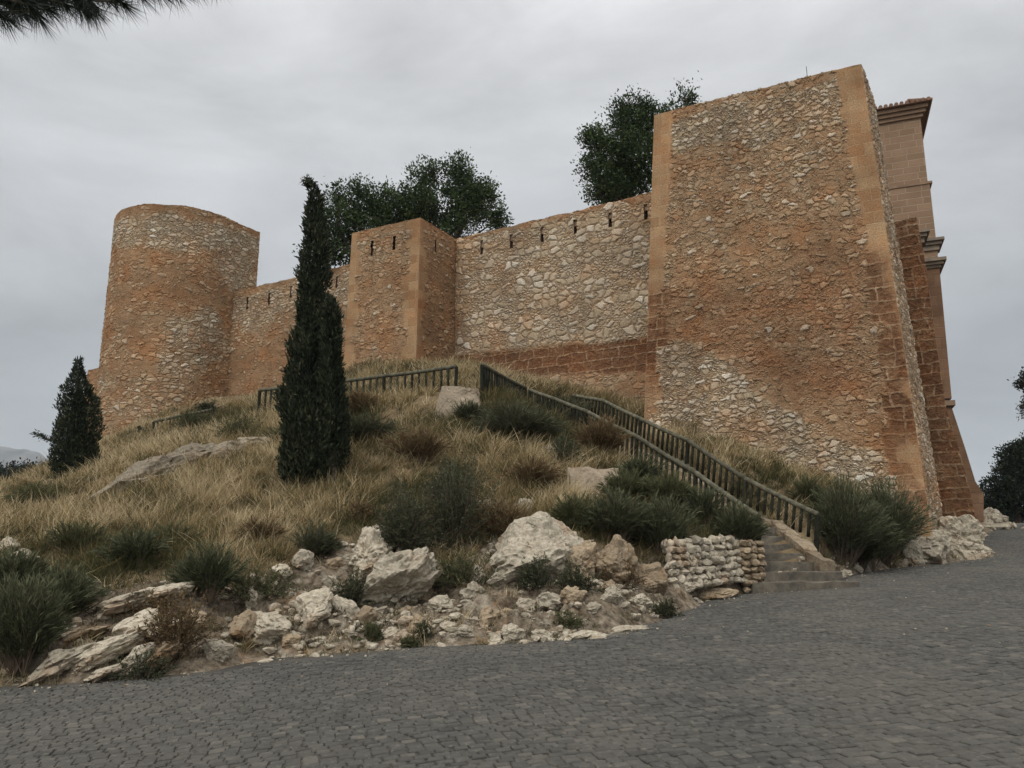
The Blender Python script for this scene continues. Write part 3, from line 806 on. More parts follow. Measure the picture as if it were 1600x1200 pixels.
pale = np.maximum.reduce([softpoly([(170, 352), (265, 330), (410, 372), (410, 400), (350, 398), (300, 392), (180, 385)], px, py, Vr, 8, 10),
                          .9 * softpoly([(330, 380), (400, 390), (400, 445), (340, 450)], px, py, Vr, 10, 16),
                          .7 * softpoly([(265, 500), (345, 480), (350, 560), (300, 600), (240, 570)], px, py, Vr, 10, 18),
                          .5 * softpoly([(180, 500), (200, 495), (195, 545), (170, 550)], px, py, Vr, 10, 16),
                          .45 * softpoly([(150, 600), (300, 595), (330, 640), (150, 720)], px, py, Vr, 14, 20)])
pale = np.clip(pale, 0, 1) * (1 - .8 * sstep(RZ - .35, RZ - .25, Vr[:, 2]))
mk('masonry', Vr - np.array(t.location), Fr, M['round'], t, dict(st=st, corner=pale * 0 + 1, pale=pale, ash=0 * pale, worn=.25 * softpoly([(290, 410), (345, 405), (340, 450), (290, 450)], px, py, Vr, 10, 20)), True)
inner = [C0 + (rad - .08) * (cd * math.cos(a) + cn * math.sin(a)) for a in np.linspace(0, math.pi, 40)] + [arc[-1] + cd * .08 - cn * 3.4, A0 - cd * .08 - cn * 1.3]
b = MB(); b.prism(inner, RZ - .5, RZ - .04); b.build('coping', M['capm'], t)
b = MB(); q = [A0 - cn * 1.35, A0 - cn * 1.33 - cd * .2, arc[-1] + cd * .2 - cn * 3.45, arc[-1] - cn * 3.5]; b.prism(q, 5, RZ - .04); b.build('back_wall', M['capm'], t)

# stub of wall left of the round tower
t = empty('castle_wall', (*at(150, 640, 43)[:2], 5.))
tag(t, 'short stub of orange wall at the far left edge of the round tower', 'wall')
q0 = at(137, 579, 43)[:2]; q1 = at(175, 579, 41.5)[:2]; zt = at(145, 579, 43)[2]
w = Wall(); w.add(patch((*q0, 3), (*q1, 3), (*q0, zt), (*q1, zt), .1, 90))
w.add(patch((*(q0 + [.6, 1.6]), 3), (*q0, 3), (*(q0 + [.6, 1.6]), zt), (*q0, zt), .1, 96))
w.build('masonry', M['round'], t, lambda V, st, lr, px, py: dict(pale=0 * px, ash=0 * px, worn=0 * px + .2))
b = MB(); b.prism([q0 + [.04, .08], q1 + [0, .08], q1 + [.5, 1.], q0 + [.6, 1.5]], zt - .4, zt - .03); b.build('coping', M['capm'], t)

# big tower with battered faces
BZ = at(1345, 100, 21.)[2]
TR = at(1345, 100, 21.)[:2]; TL = top_at(1022, 180, BZ)
bd = (TR - TL) / np.hypot(*(TR - TL)); bn = np.array([bd[1], -bd[0]])
DEP = 2.45; ZB = 0.6
k0 = (BZ - ZB) / 14. * .66
BR = TR + bn * k0 + bd * k0 * .88; BL = TL + bn * k0 - bd * k0 * 1.12
TRb = top_at(1364, 158, BZ); BRb = at(1486, 885, 22.7)[:2]
TLb = TL - bn * 4; BLb = TLb - bd * k0
t = empty('square_tower', (*((TL + TR) / 2), 3.))
tag(t, 'tallest square tower with sloping sides of patched orange and pale rubble', 'tower')
w = Wall()
w.add(patch((*BL, ZB), (*BR, ZB), (*TL, BZ), (*TR, BZ), STEP * .8, 0, (), .08))
w.add(patch((*BR, ZB), (*BRb, ZB), (*TR, BZ), (*TRb, BZ), STEP, 12., (), .08))
w.add(patch((*BLb, ZB), (*BL, ZB), (*TLb, BZ), (*TL, BZ), .2, 20.))
w.add(patch((*BRb, ZB), (*BLb, ZB), (*TRb, BZ), (*TLb, BZ), .3, 30.))
def mf(V, st, lr, px, py):
    s_, z = st[:, 0], st[:, 1]; fr = s_ < 11.9
    el = np.interp(py, [170, 560, 660], [1020, 999, 992]); er = np.interp(py, [100, 370, 455, 620, 820], [1345, 1394, 1402, 1424, 1449])
    jl_ = block_j(z, 11, 14, .42); jr = block_j(z, 12, 26, .42)
    low = sstep(440, 470, py)
    left = sstep(2.5, -2.5, px - el - 32 - jl_ * (.25 + 1.4 * low)) * (1 - sstep(588, 640, py) * .4)
    right = sstep(2.5, -2.5, er - px - 42 - jr * (.35 + low))
    ash = np.where(fr, np.maximum(left, right), .35 * sstep(.5, .3, lr[:, 0]))
    ptop = softpoly([(1048, 250), (1050, 196), (1130, 165), (1250, 140), (1313, 118), (1314, 190), (1240, 205), (1180, 238), (1150, 222), (1100, 226)], px, py, V, 3, 7)
    plow = softpoly([(985, 545), (1060, 540), (1130, 555), (1180, 600), (1270, 660), (1330, 700), (1425, 720), (1425, 850), (985, 850)], px, py, V, 10, 34)
    mid_ = .22 * sstep(.42, .62, fbm(s_ * .9, z * .9, 81, 4)) + .20 * sstep(420, 330, py)
    pale = np.clip(np.maximum.reduce([ptop * 1., plow * 1. * (.60 + .6 * fbm(s_ * .8, z * .8, 83, 3)), mid_]), 0, 1)
    worn = .55 * softpoly([(1000, 450), (1200, 440), (1330, 360), (1400, 400), (1420, 640), (1250, 640), (1120, 550), (1000, 545)], px, py, V, 30, 40)
    pale = np.where(fr, pale, .6); worn = np.where(fr, worn + ash * low * .45 * sstep(.45, .55, fbm(s_ * .6, z * .9, 88, 2)), .1)
    return dict(pale=pale * (1 - ash * fr), ash=ash, worn=worn)
w.build('masonry', M['tower'], t, mf)
b = MB(); b.prism([TL - bn * .08 + bd * .05, TR - bn * .08 - bd * .06, TRb + bn * .1 - bd * .06, TLb + bn * .1 + bd * .05], BZ - .5, BZ - .03); b.build('coping', M['capm'], t)

# antenna on it
p = TL + bd * (plane_hit(1255, 125, TL, TR)[0]) - bn * 1.6
t = empty('antenna', (*p, BZ - .1)); tag(t, 'thin antenna mast sticking up above the top of the tallest tower', 'antenna')
b = MB(); b.tube([(*p, BZ - .1), (*p, BZ + 1.35)], [.016, .012], 6); b.build('mast', M['metal'], t)
b = MB(); b.tube([(*p, BZ + .75), (*p, BZ + 1.0)], [.03, .03], 6); b.build('collar', M['metal'], t)

# buttressed wall behind the big tower, right
Ma = at(1385, 343, 26.)[:2]; Mb = at(1432, 339, 25.)[:2]; MZ = at(1432, 339, 25.)[2]
md = bd.copy(); mn = bn.copy()
def right_edge(prof, Y0, zbot):
    return [(at(px, py, Y0)) for px, py in prof]
t = empty('buttress', (*Mb, 2.)); tag(t, 'tall weathered block masonry buttress just right of the tallest tower', 'buttress')
prof = [(1432, 339), (1440, 380), (1447, 418), (1460, 520), (1478, 640), (1497, 700), (1514, 765), (1533, 855)]
w = Wall(); base = Ma - md * 2.6
pr = [at(a, b_, 25.) for a, b_ in prof]
for (p0, p1) in zip(pr[::-1][:-1], pr[::-1][1:]):
    f0 = .035 * (MZ - p0[2]); f1 = .035 * (MZ - p1[2])
    w.add(patch((*(base + mn * f0), p0[2]), (*(p0[:2] + mn * f0), p0[2]), (*(base + mn * f1), p1[2]), (*(p1[:2] + mn * f1), p1[2]), .06, 100))
    w.add(patch((*(p0[:2] + mn * f0), p0[2]), (*(p0[:2] - mn * 1.6), p0[2]), (*(p1[:2] + mn * f1), p1[2]), (*(p1[:2] - mn * 1.6), p1[2]), .12, 110))
def mfb(V, st, lr, px, py):
    j_ = block_j(st[:, 1], 21, .6, .45)
    a = np.where(st[:, 0] < 108, sstep(.05, -.05, lr[:, 1] - .85 - j_), .6)
    up = sstep(470, 400, py)
    return dict(pale=.35 * (1 - a) * np.ones_like(px), ash=np.clip(a + up * .5, 0, 1), worn=.45 + .5 * fbm(st[:, 0] * .8, st[:, 1] * .8, 91, 3))
w.build('masonry', M['tower'], t, mfb)
b = MB(); b.prism([base, Mb - md * .05 - mn * .05, Mb - mn * 1.5 - md * .05, base - mn * 1.5], MZ - .5, MZ - .02); b.build('coping', M['capm'], t)

# church behind: lower storey with cornice, upper storey with tiled eaves
YC = 31.5
Ct = at(1437, 183, YC)                                   # top right corner of the upper storey under the eave
xd = np.array([.93, -.367]); xd /= np.hypot(*xd); xn = np.array([xd[1], -xd[0]])
t = empty('church', (*Ct[:2], 4.)); tag(t, 'tan stone church with tiled eaves rising behind the tallest tower', 'church')
def cz(px, py, Y=YC): return at(px, py, Y)[2]
def side(px, py): return at(px, py, YC)[:2]
def body(name, c, zlo, zhi, wd, dp, mat, s0, cb=None, stp=.5):
    """front from c - wd*xd to c, side going back"""
    cb = c if cb is None else cb
    w = Wall()
    w.add(patch((*(c - xd * wd), zlo), (*cb, zlo), (*(c - xd * wd), zhi), (*c, zhi), stp, s0))
    w.add(patch((*cb, zlo), (*(c - xn * dp), zlo), (*c, zhi), (*(c - xn * dp), zhi), stp, s0 + 20))
    w.add(patch((*(c - xd * wd - xn * dp), zlo), (*(c - xd * wd), zlo), (*(c - xd * wd - xn * dp), zhi), (*(c - xd * wd), zhi), stp, s0 + 40))
    w.add(patch((*(c - xd * wd), zhi), (*c, zhi), (*(c - xd * wd - xn * dp), zhi), (*(c - xn * dp), zhi), stp * 2, s0 + 60))
    return w.build(name, mat, t, lambda V, st, lr, px, py: dict(pale=0 * px, ash=0 * px, worn=0 * px))
cm = side(1452, 286); ctop = Ct[:2]; zband = cz(1452, 286); clo = side(1458, 402); zlo = cz(1458, 402)
c1 = ctop + (cm - ctop) * .5
cU = ctop * .5 + cm * .5
cU = side(1444, 235)
body('upper_wall', cU - xd * .0, zband - .02, Ct[2], 5, 4.5, M['church'], 0)
body('middle_wall', cU + xd * .06 + xn * .06, zlo - .4, zband - .06, 5.1, 4.6, M['church'], 100)
def mould(name, c, z, wd, dp, th, out, mat=None, steps=1):
    b = MB()
    for k in range(steps):
        o2 = out * (k + 1) / steps; zz0 = z + th * k / steps
        P4 = [c - xd * wd + xn * o2, c + xd * o2 + xn * o2, c + xd * o2 - xn * dp, c - xd * wd - xn * dp]
        b.prism(P4, zz0, zz0 + th / steps - .003)
    return b.build(name, mat or M['church_plain'], t)
M['church_plain'] = simple('church_moulding', (.17, .11, .07), (.24, .16, .105), 3, bump=.02)
mould('string_course', cU + xd * .06, zband - .06, 5, 4.4, .11, .10)
mould('eaves_cornice', cU, Ct[2] - .02, 5, 4.3, .50, .30, None, 3)
# tiled roof: slope and rows of round tiles along front and side
ez = Ct[2] + .50
b = MB(); ev = .42
rc = cU + xd * ev + xn * ev
P4 = [rc - xd * 5.6, rc, rc - xn * 5.2, rc - xd * 5.6 - xn * 5.2]; pk = cU - xd * 2.5 - xn * 2.2
V4 = np.array([[*p, ez] for p in P4] + [[*p, ez + .05] for p in P4] + [[*pk, ez + .75]])
b.add(V4, [[3, 2, 1, 0], [0, 1, 5, 4], [1, 2, 6, 5], [2, 3, 7, 6], [3, 0, 4, 7]], [[4, 5, 8], [5, 6, 8], [6, 7, 8], [7, 4, 8]])
roof = b.build('roof', M['tile'], t)
b = MB()
for L_, st_, dr, inn in ((5.5, rc, -xd, -xn), (5.0, rc, -xn, -xd)):
    for k in range(int(L_ / .21)):
        q = st_ + dr * (.10 + .21 * k)
        b.tube([(*(q - inn * .07), ez + .06), (*(q + inn * .9), ez + .06 + .17)], [.085, .07], 8, random.random())
ro = MB(); ro = b.build('tile_row', M['tile'], t)
ro.parent = roof
# lower storey of church with dark cornice, sloping buttress below
YL = 31.2
def sl(px, py): return at(px, py, YL)
pc = sl(1468, 418)
body('lower_wall', pc[:2], sl(1486, 622)[2], pc[2], 4., 5., M['old'], 200, sl(1487, 622)[:2] , .5)
b = MB()
q = pc[:2]; z0 = pc[2]
for k, (o2, th) in enumerate(((.06, .12), (.16, .12), (.26, .14))):
    P4 = [q - xd * 2.2 + xn * o2, q + xd * o2 + xn * o2, q + xd * o2 - xn * 2, q - xd * 2.2 - xn * 2]
    b.prism(P4, z0, z0 + th - .003); z0 += th
b.build('cornice', M['cornice'], t)
lg = sl(1487, 632)
b = MB(); q = lg[:2]; b.prism([q - xd * 2 + xn * .12, q + xd * .12 + xn * .12, q + xd * .12 - xn * 2, q - xd * 2 - xn * 2], lg[2] - .05, lg[2] + .16); b.build('ledge', M['old_plain'] if 'old_plain' in M else M['church_plain'], t)
w = Wall()
pr = [sl(1537, 815), sl(1537, 772), sl(1524, 752), sl(1508, 700), sl(1487, 636)]
for (p0, p1) in zip(pr[:-1], pr[1:]):
    w.add(patch((*(q - xd * 4), p0[2]), (*p0[:2], p0[2]), (*(q - xd * 4), p1[2]), (*p1[:2], p1[2]), .3, 300))
    w.add(patch((*p0[:2], p0[2]), (*(p0[:2] - xn * 4), p0[2]), (*p1[:2], p1[2]), (*(p1[:2] - xn * 4), p1[2]), .3, 310))
w.build('sloping_buttress', M['old'], t, lambda V, st, lr, px, py: dict(pale=0 * px, ash=0 * px, worn=0 * px))
# two projecting corbels with dark mouldings, one over the block wall and one at the church's right edge
for (cx_, cy_, YY, wl, nm) in ((1451, 366, 29.0, .55, 'corbel'), (1474, 378, YL, .45, 'corbel')):
    p = at(cx_, cy_, YY); b = MB()
    for k, (o2, th) in enumerate(((-.16, .22), (-.06, .14), (.04, .12))):
        zz0 = p[2] - .28 + sum((.22, .14, .12)[:k]); q = p[:2]
        P4 = [q - xd * (wl + .3) + xn * (o2 + .1), q + xd * o2 + xn * (o2 + .1), q + xd * o2 - xn * 1.6, q - xd * (wl + .3) - xn * 1.6]
        b.prism(P4, zz0, zz0 + th - .003)
    b.build(nm, M['cornice'], t)

# castle yard behind the walls
b = MB()
yard = [La - cn * .95, Jn - cn * .95, Re - cn * .95, TLb + bn * .3 + bd * .3, TRb - bn * .3 - bd * .5, Ma - mn * .5 - md * 2.3, Ct[:2] - xn * 5 - xd * 4, np.array([2, 52.]), np.array([-14, 58.]), arc[-1] - cn * 6]
b.prism(yard, 5., HT - 1.6); y_ = b.build('castle_yard', M['sand']); tag(y_, kind='structure')

# ---------------------------------------------------------------- stair, fences
def post(b, p, hgt, r, lean, a):
    b.tube([p, p + np.array([lean[0] * hgt, lean[1] * hgt, hgt])], [r, r * .96], 8, a)
def fence(label, tops, hgt, group=None, nbal=9, lean=0., rr=.05, low=.22, gap=.03):
    """tops: 3-D points of the top rail at the posts. Each post, rail and baluster is a part"""
    P = [np.array(p, float) for p in tops]
    t = empty('timber_fence', P[0] - [0, 0, hgt]); tag(t, label, 'fence')
    for k, p in enumerate(P):
        d = (P[min(k + 1, len(P) - 1)] - P[max(k - 1, 0)]); d /= np.linalg.norm(d)
        ln = np.array([-d[0], -d[1]]) * lean * np.sign(d[2]) if lean else np.zeros(2)
        b = MB(); base = p - np.array([ln[0] * hgt, ln[1] * hgt, hgt + .12])
        b.tube([base, p + [0, 0, .01]], [rr * 1.1, rr * 1.05], 10, random.random()); b.build('post', M['timber'], t)
    for k in range(len(P) - 1):
        a, c = P[k], P[k + 1]; d = c - a; L = np.linalg.norm(d); u = d / L
        ln = np.array([-u[0], -u[1]]) * lean * np.sign(u[2]) if lean else np.zeros(2)
        n = int(L / .35) + 2; tt = np.linspace(0, 1, n)[:, None]
        sag = np.zeros((n, 3)); sag[:, 2] = -np.sin(tt[:, 0] * math.pi) * .008 * L
        b = MB(); b.tube(a + d * tt + sag + [0, 0, .03], rr * 1.12 * (1 + .04 * np.sin(tt[:, 0] * 9 + k)), 10, random.random()); b.build('rail', M['rail'], t, True)
        o2 = np.array([-ln[0] * (hgt - low), -ln[1] * (hgt - low), -(hgt - low)])
        b = MB(); b.tube(a + d * tt + sag + o2, rr * .95, 8, random.random()); b.build('rail', M['rail'], t, True)
        m_ = nbal if isinstance(nbal, int) else nbal[k]
        for q in range(m_):
            f = (q + 1) / (m_ + 1) + random.uniform(-.006, .006); p = a + d * f
            b = MB(); jx = random.uniform(-.01, .01)
            b.tube([p + o2 * 1.04 + [jx, 0, 0], p + [0, 0, .01]], [rr * .78, rr * .74], 7, random.random()); b.build('baluster', M['timber'], t, True)
    return t
fence('dark timber fence along the right side of the stairs nearest the tallest tower', fR, .80, nbal=[9, 9, 9, 9, 8], lean=.20)
fence('dark timber fence along the left side of the stairs above the shrubs', fL, .80, nbal=[10, 10, 11, 8, 8], lean=.16)
fence('short steep timber fence of close pickets left of the stair top', [at(753, 571, 22.0), at(821, 608, 24.4)], 1.0, nbal=17)
fence('timber fence on the hilltop behind the tall cypress and below the middle tower',
      [at(713, 574, 22.5), at(600, 589, 23.8), at(500, 600, 25.0), at(406, 611, 26.2)], .95, nbal=[9, 9, 9], low=.18)
fence('low timber fence in the grass at the foot of the round tower', [at(332, 641, 31.5), at(285, 650, 31.2), at(240, 660, 31)], .75, nbal=6)
t = empty('leaning_post', at(222, 682, 31)); tag(t, 'single leaning timber post at the foot of the round tower', 'post')
b = MB(); b.tube([at(223, 686, 31), at(217, 666, 31)], [.07, .07], 8); b.build('shaft', M['timber'], t)
b = MB(); b.tube([at(217, 667, 31), at(228, 672, 31.1)], [.05, .05], 8); b.build('broken_rail', M['rail'], t)

# stairs between the two fences
def rough_block(b, c8, seed, amp=.012, n=7):
    """a worn block: subdivided box with a noisy skin"""
    c = np.array(c8, float)
    lat = []
    for (q, ax) in (((0, 1, 5, 4), 0), ((1, 2, 6, 5), 0), ((2, 3, 7, 6), 0), ((3, 0, 4, 7), 0), ((4, 5, 6, 7), 0)):
        a_, b_, c_, d_ = c[list(q)]
        L1 = max(2, int(np.linalg.norm(b_ - a_) / .09) + 1); L2 = max(2, int(np.linalg.norm(d_ - a_) / .06) + 1)
        u, v = np.meshgrid(np.linspace(0, 1, L1), np.linspace(0, 1, L2)); u = u[..., None]; v = v[..., None]
        G = ((a_ * (1 - u) + b_ * u) * (1 - v) + (d_ * (1 - u) + c_ * u) * v).reshape(-1, 3)
        dv = np.column_stack([fbm3(G, 3.1, seed + k * 7, 3) - .5 for k in range(3)]) * amp * 5
        i, j = np.meshgrid(np.arange(L2 - 1), np.arange(L1 - 1), indexing='ij')
        b.add(G + dv, np.stack([i * L1 + j, i * L1 + j + 1, (i + 1) * L1 + j + 1, (i + 1) * L1 + j], -1).reshape(-1, 4), None, (seed * .37) % 1)
t = empty('stairs', (5.6, 15.6, .8)); tag(t, 'worn stone stairs climbing the hill between two timber fences', 'stairs')
KX = lambda Y: 6.10 - .24 * (Y - 16.0)                    # left face of the sloping kerb
zt = float(road_z(5.6, 15.3)) - .02
for k in range(7):
    Y0 = 15.32 + .31 * k; zt2 = zt + .175
    xl = .311 * Y0 - (.22 if k == 0 else 0); xr = min(KX(Y0), 9) + (.02 if k > 2 else (.42, .30, .12)[k])
    sk = -.10
    c8 = []
    for zz_ in (zt - .4, zt2): c8 += [(xl, Y0 - .10 * 0, zz_), (xr, Y0 + .30, zz_), (xr, Y0 + .75, zz_), (xl, Y0 + .62, zz_)]
    b = MB(); rough_block(b, c8, 100 + k * 3, .016); b.build('step', M['step'], t, True)
    zt = zt2
s_ = 1.3; z_ = zt; k = 0
while s_ < 9.3:
    z_ = max(z_, float(path_z(s_))); s2 = s_
    while s2 < 9.6 and path_z(s2) < z_ + .17: s2 += .02
    p0 = Lline(s_); p1 = p0 + swv * 1.35; dep = sdv * (s2 - s_ + .3)
    zt = z_ + .17 * (k > 0) * .3
    c8 = [(*p0, z_ - .5), (*p1, z_ - .5), (*(p1 + dep), z_ - .5), (*(p0 + dep), z_ - .5), (*p0, zt), (*p1, zt), (*(p1 + dep), zt), (*(p0 + dep), zt)]
    b = MB(); rough_block(b, c8, 160 + k * 3, .018); b.build('step', M['sand'], t, True)
    s_ = max(s2, s_ + .26); k += 1
# sloping kerb along the right side of the flight
kw = MB(); kp = []
for Y_ in np.arange(16.05, 17.7, .4): kp.append((KX(Y_), Y_, 1.30 + (Y_ - 16.05) * .50))
for s0_ in np.arange(1.9, 9.2, .5): kp.append((*(Lline(s0_) + swv * 1.28), float(path_z(s0_)) + .06))
for q in range(len(kp) - 1):
    a_, c_ = np.array(kp[q]), np.array(kp[q + 1]); dd = (c_ - a_)[:2]; dd /= np.hypot(*dd); w2 = np.array([*(np.array([dd[1], -dd[0]]) * .30), -.03]); dn = np.array([0, 0, .9])
    rough_block(kw, [a_ - dn, a_ + w2 - dn, c_ + w2 - dn, c_ - dn, a_, a_ + w2, c_ + w2, c_], 300 + q * 5, .034)
kw.build('side_kerb', M['kerb'], t, True)
sL0 = np.array([.311 * 15.7, 15.7])

# ---------------------------------------------------------------- rocks
def ico(n):
    import bmesh
    bm = bmesh.new(); bmesh.ops.create_icosphere(bm, subdivisions=n, radius=1.)
    V = np.array([v.co[:] for v in bm.verts]); F = np.array([[v.index for v in f.verts] for f in bm.faces]); bm.free(); return V, F
ICO = {n: ico(n) for n in (1, 2, 3, 4, 5)}
def voro3(P, f, s):
    Q = P * f; I = np.floor(Q); f1 = np.full(len(P), 9.); f2 = f1.copy(); rid = np.zeros(len(P))
    for a in (-1, 0, 1):
        for b in (-1, 0, 1):
            for c in (-1, 0, 1):
                C = I + [a, b, c]; k1 = C[:, 0] * 13 + C[:, 2] * 57; k2 = C[:, 1] * 7 - C[:, 2] * 91
                d = np.sqrt((C[:, 0] + h2(k1, k2, s) - Q[:, 0]) ** 2 + (C[:, 1] + h2(k1, k2, s + 1) - Q[:, 1]) ** 2 + (C[:, 2] + h2(k1, k2, s + 2) - Q[:, 2]) ** 2)
                m_ = d < f1; f2 = np.where(m_, f1, np.minimum(f2, d)); rid = np.where(m_, h2(k1, k2, s + 3), rid); f1 = np.where(m_, d, f1)
    return f2 - f1, rid
def rock_shape(n, seed, size, rough=.12, planes=17, rot=0., tilt=0., strata=0.):
    V, F = ICO[n]; rg = np.random.default_rng(seed)
    N = rg.normal(size=(planes, 3)); N /= np.linalg.norm(N, axis=1)[:, None]; hh = rg.uniform(.58, .98, planes)
    r = np.full(len(V), 1.25)
    for k in range(planes):
        c = V @ N[k]; r = np.where(c > .15, np.minimum(r, hh[k] / np.maximum(c, .15)), r)
    P = V * r[:, None]
    nn = fbm3(P + seed * 3.7, 1.7, seed, 4) - .5
    rid = np.abs(fbm3(P + seed, 3.1, seed + 5, 3) - .5) * 2
    P = P + V * (nn * rough * 1.5 + (rid - .3) * rough * .5)[:, None]
    if n >= 3:
        Pw = P + np.column_stack([fbm3(P, 2.3, seed + 61 + q, 2) - .5 for q in range(3)]) * .35
        if strata: Pw = Pw * [1., 1., 1. + strata * 14]
        e1, i1 = voro3(Pw, 1.6, seed); e2, i2 = voro3(Pw, 4.2, seed + 11)
        P = P + V * ((i1 - .5) * rough * 1.5 * sstep(0, .10, e1) - .05 * sstep(.08, 0, e1) + (i2 - .5) * rough * .55 * sstep(0, .14, e2) - .02 * sstep(.1, 0, e2))[:, None]
        if n >= 4:
            e3, i3 = voro3(Pw, 11., seed + 21); P = P + V * ((i3 - .5) * rough * .18 * sstep(0, .2, e3))[:, None]
    P = P * np.array(size) / 2
    ct, stt = math.cos(tilt), math.sin(tilt)
    x, z = P[:, 0] * ct - P[:, 2] * stt, P[:, 0] * stt + P[:, 2] * ct
    P = np.column_stack([x, P[:, 1], z])
    cr_, sr = math.cos(rot), math.sin(rot)
    return np.column_stack([P[:, 0] * cr_ - P[:, 1] * sr, P[:, 0] * sr + P[:, 1] * cr_, P[:, 2]]), F
def rock(px, py, w, h, label, mat='lime', tilt=0., rot=0., name='limestone_rock', group=None, sub=4, rough=.13, seed=None, planes=17, strata=.05, depth=None, sink=.25, cat='rock'):
    p = hit(px, py); Y = p[1]; sc_ = Y / FPX
    W, H = w * sc_, h * sc_; D = (depth or min(W, H * 1.5) * 1.1)
    seed = seed or int(px * 7 + py * 13)
    V, F = rock_shape(sub, seed, (W * .95, D, H * (1.05 + sink)), rough, planes, rot, tilt, strata)
    V[:, 2] += H * .5 - H * sink * .5; V[:, 1] += D * .25
    o = mk(name, V, F, M[mat], None, {'rnd': np.full(len(V), (seed * .618) % 1)}, False)
    o.location = tuple(float(a) for a in p)
    tag(o, label, cat, group); return o
rock(848, 920, 170, 92, 'largest pale boulder with an orange stained face in the middle of the bank', 'lime', .35, -.2, name='boulder', sub=5, rough=.12, planes=9, cat='boulder', seed=41)
rock(905, 915, 70, 72, 'orange brown block leaning against the right of the largest boulder', 'limeo', -.5, name='boulder', sub=5, cat='boulder', seed=22)
rock(962, 918, 95, 70, 'tan rock face under the green shrubs between the largest boulder and the dry stone wall', 'limeo', -.4, name='boulder', sub=5, cat='boulder', seed=15)
rock(1018, 918, 62, 58, 'brown leaning rock at the left end of the dry stone wall', 'limeo', -.6, name='boulder', sub=5, cat='boulder', seed=17)
rock(612, 945, 125, 70, 'jagged white outcrop below the pair of dark shrubs', 'lime', .7, .2, name='rock_outcrop', sub=5, rough=.20, planes=9, strata=.10, cat='outcrop', seed=31)
rock(575, 895, 80, 60, 'crumpled white ledge above the jagged outcrop below the dark shrubs', 'lime', .4, 0, name='rock_outcrop', sub=5, rough=.22, strata=.12, cat='outcrop', seed=32)
rock(415, 1000, 100, 50, 'broad cream block leaning to the left of centre on the lower bank', 'lime', -.5, .1, name='boulder', sub=5, cat='boulder', seed=35)
rock(372, 1000, 60, 40, 'small brown block left of the broad cream block', 'limeo', .3, seed=36)
rock(487, 992, 80, 52, 'cracked pale rock right of the broad cream block', 'lime', .3, 0, sub=5, seed=37)
rock(530, 975, 52, 50, 'upright pale rock left of the round dark shrub', 'lime', .5, seed=38)
rock(562, 985, 50, 34, 'low tan rock below the round dark shrub', 'limeo', .1, seed=39)
LD = ['long tilted ledge rising from the road at the lower left, lowest but one', 'longest tilted ledge at the lower left, in front of the corner bush', 'tilted ledge behind the longest one at the lower left', 'tilted ledge touching the left side of the brown dry bush', 'thin brown ledge between the corner bush and the tilted pale ledges', 'flat topped ledge highest of the tilted group at the lower left', 'flat ledge under the reddish dry bush', 'steep small ledge beside the flat dark green road plant', 'steep brown ledge behind the flat dark green road plant', 'small white ledge at the road edge below the longest tilted ledge', 'small pale ledge farthest left at the road edge', 'brown ledge at the right end of the tilted group']
for k, (x, y, w_, h_, tl, mt) in enumerate([(85, 1052, 125, 34, .62, 'lime'), (130, 1040, 150, 30, .66, 'lime'), (170, 1010, 150, 30, .6, 'lime'), (215, 1000, 120, 40, .5, 'lime'), (110, 1005, 110, 22, .62, 'limeo'),
        (180, 965, 140, 26, .32, 'lime'), (245, 958, 110, 26, .25, 'lime'), (205, 1058, 70, 34, .7, 'lime'), (250, 1040, 60, 30, .8, 'limeo'), (160, 1062, 70, 20, .5, 'lime'), (60, 1066, 60, 18, .4, 'lime'), (290, 985, 60, 34, .3, 'limeo')]):
    rock(x, y, w_, h_, LD[k], mt, tl * .75, .1, name='rock_ledge', group='tilted rock ledges at the lower left', seed=60 + k, rough=.15, strata=.1, depth=.7, cat='rock ledge')
rock(335, 1036, 46, 32, 'rounded cream stone beside the road below the brown dry bush', 'lime', .2, seed=81)
rock(905, 1006, 95, 20, 'long flat cream rock lying along the edge of the road', 'lime', .18, -.1, seed=82, depth=.5, strata=0)
rock(975, 994, 70, 12, 'thin flat cream rock at the right end of the long flat one', 'lime', .12, -.2, seed=83, depth=.4)
rock(1110, 938, 85, 14, 'flat slab of tan rock beside the road below the dry stone wall', 'limeo', .05, 0, seed=84, depth=.6)
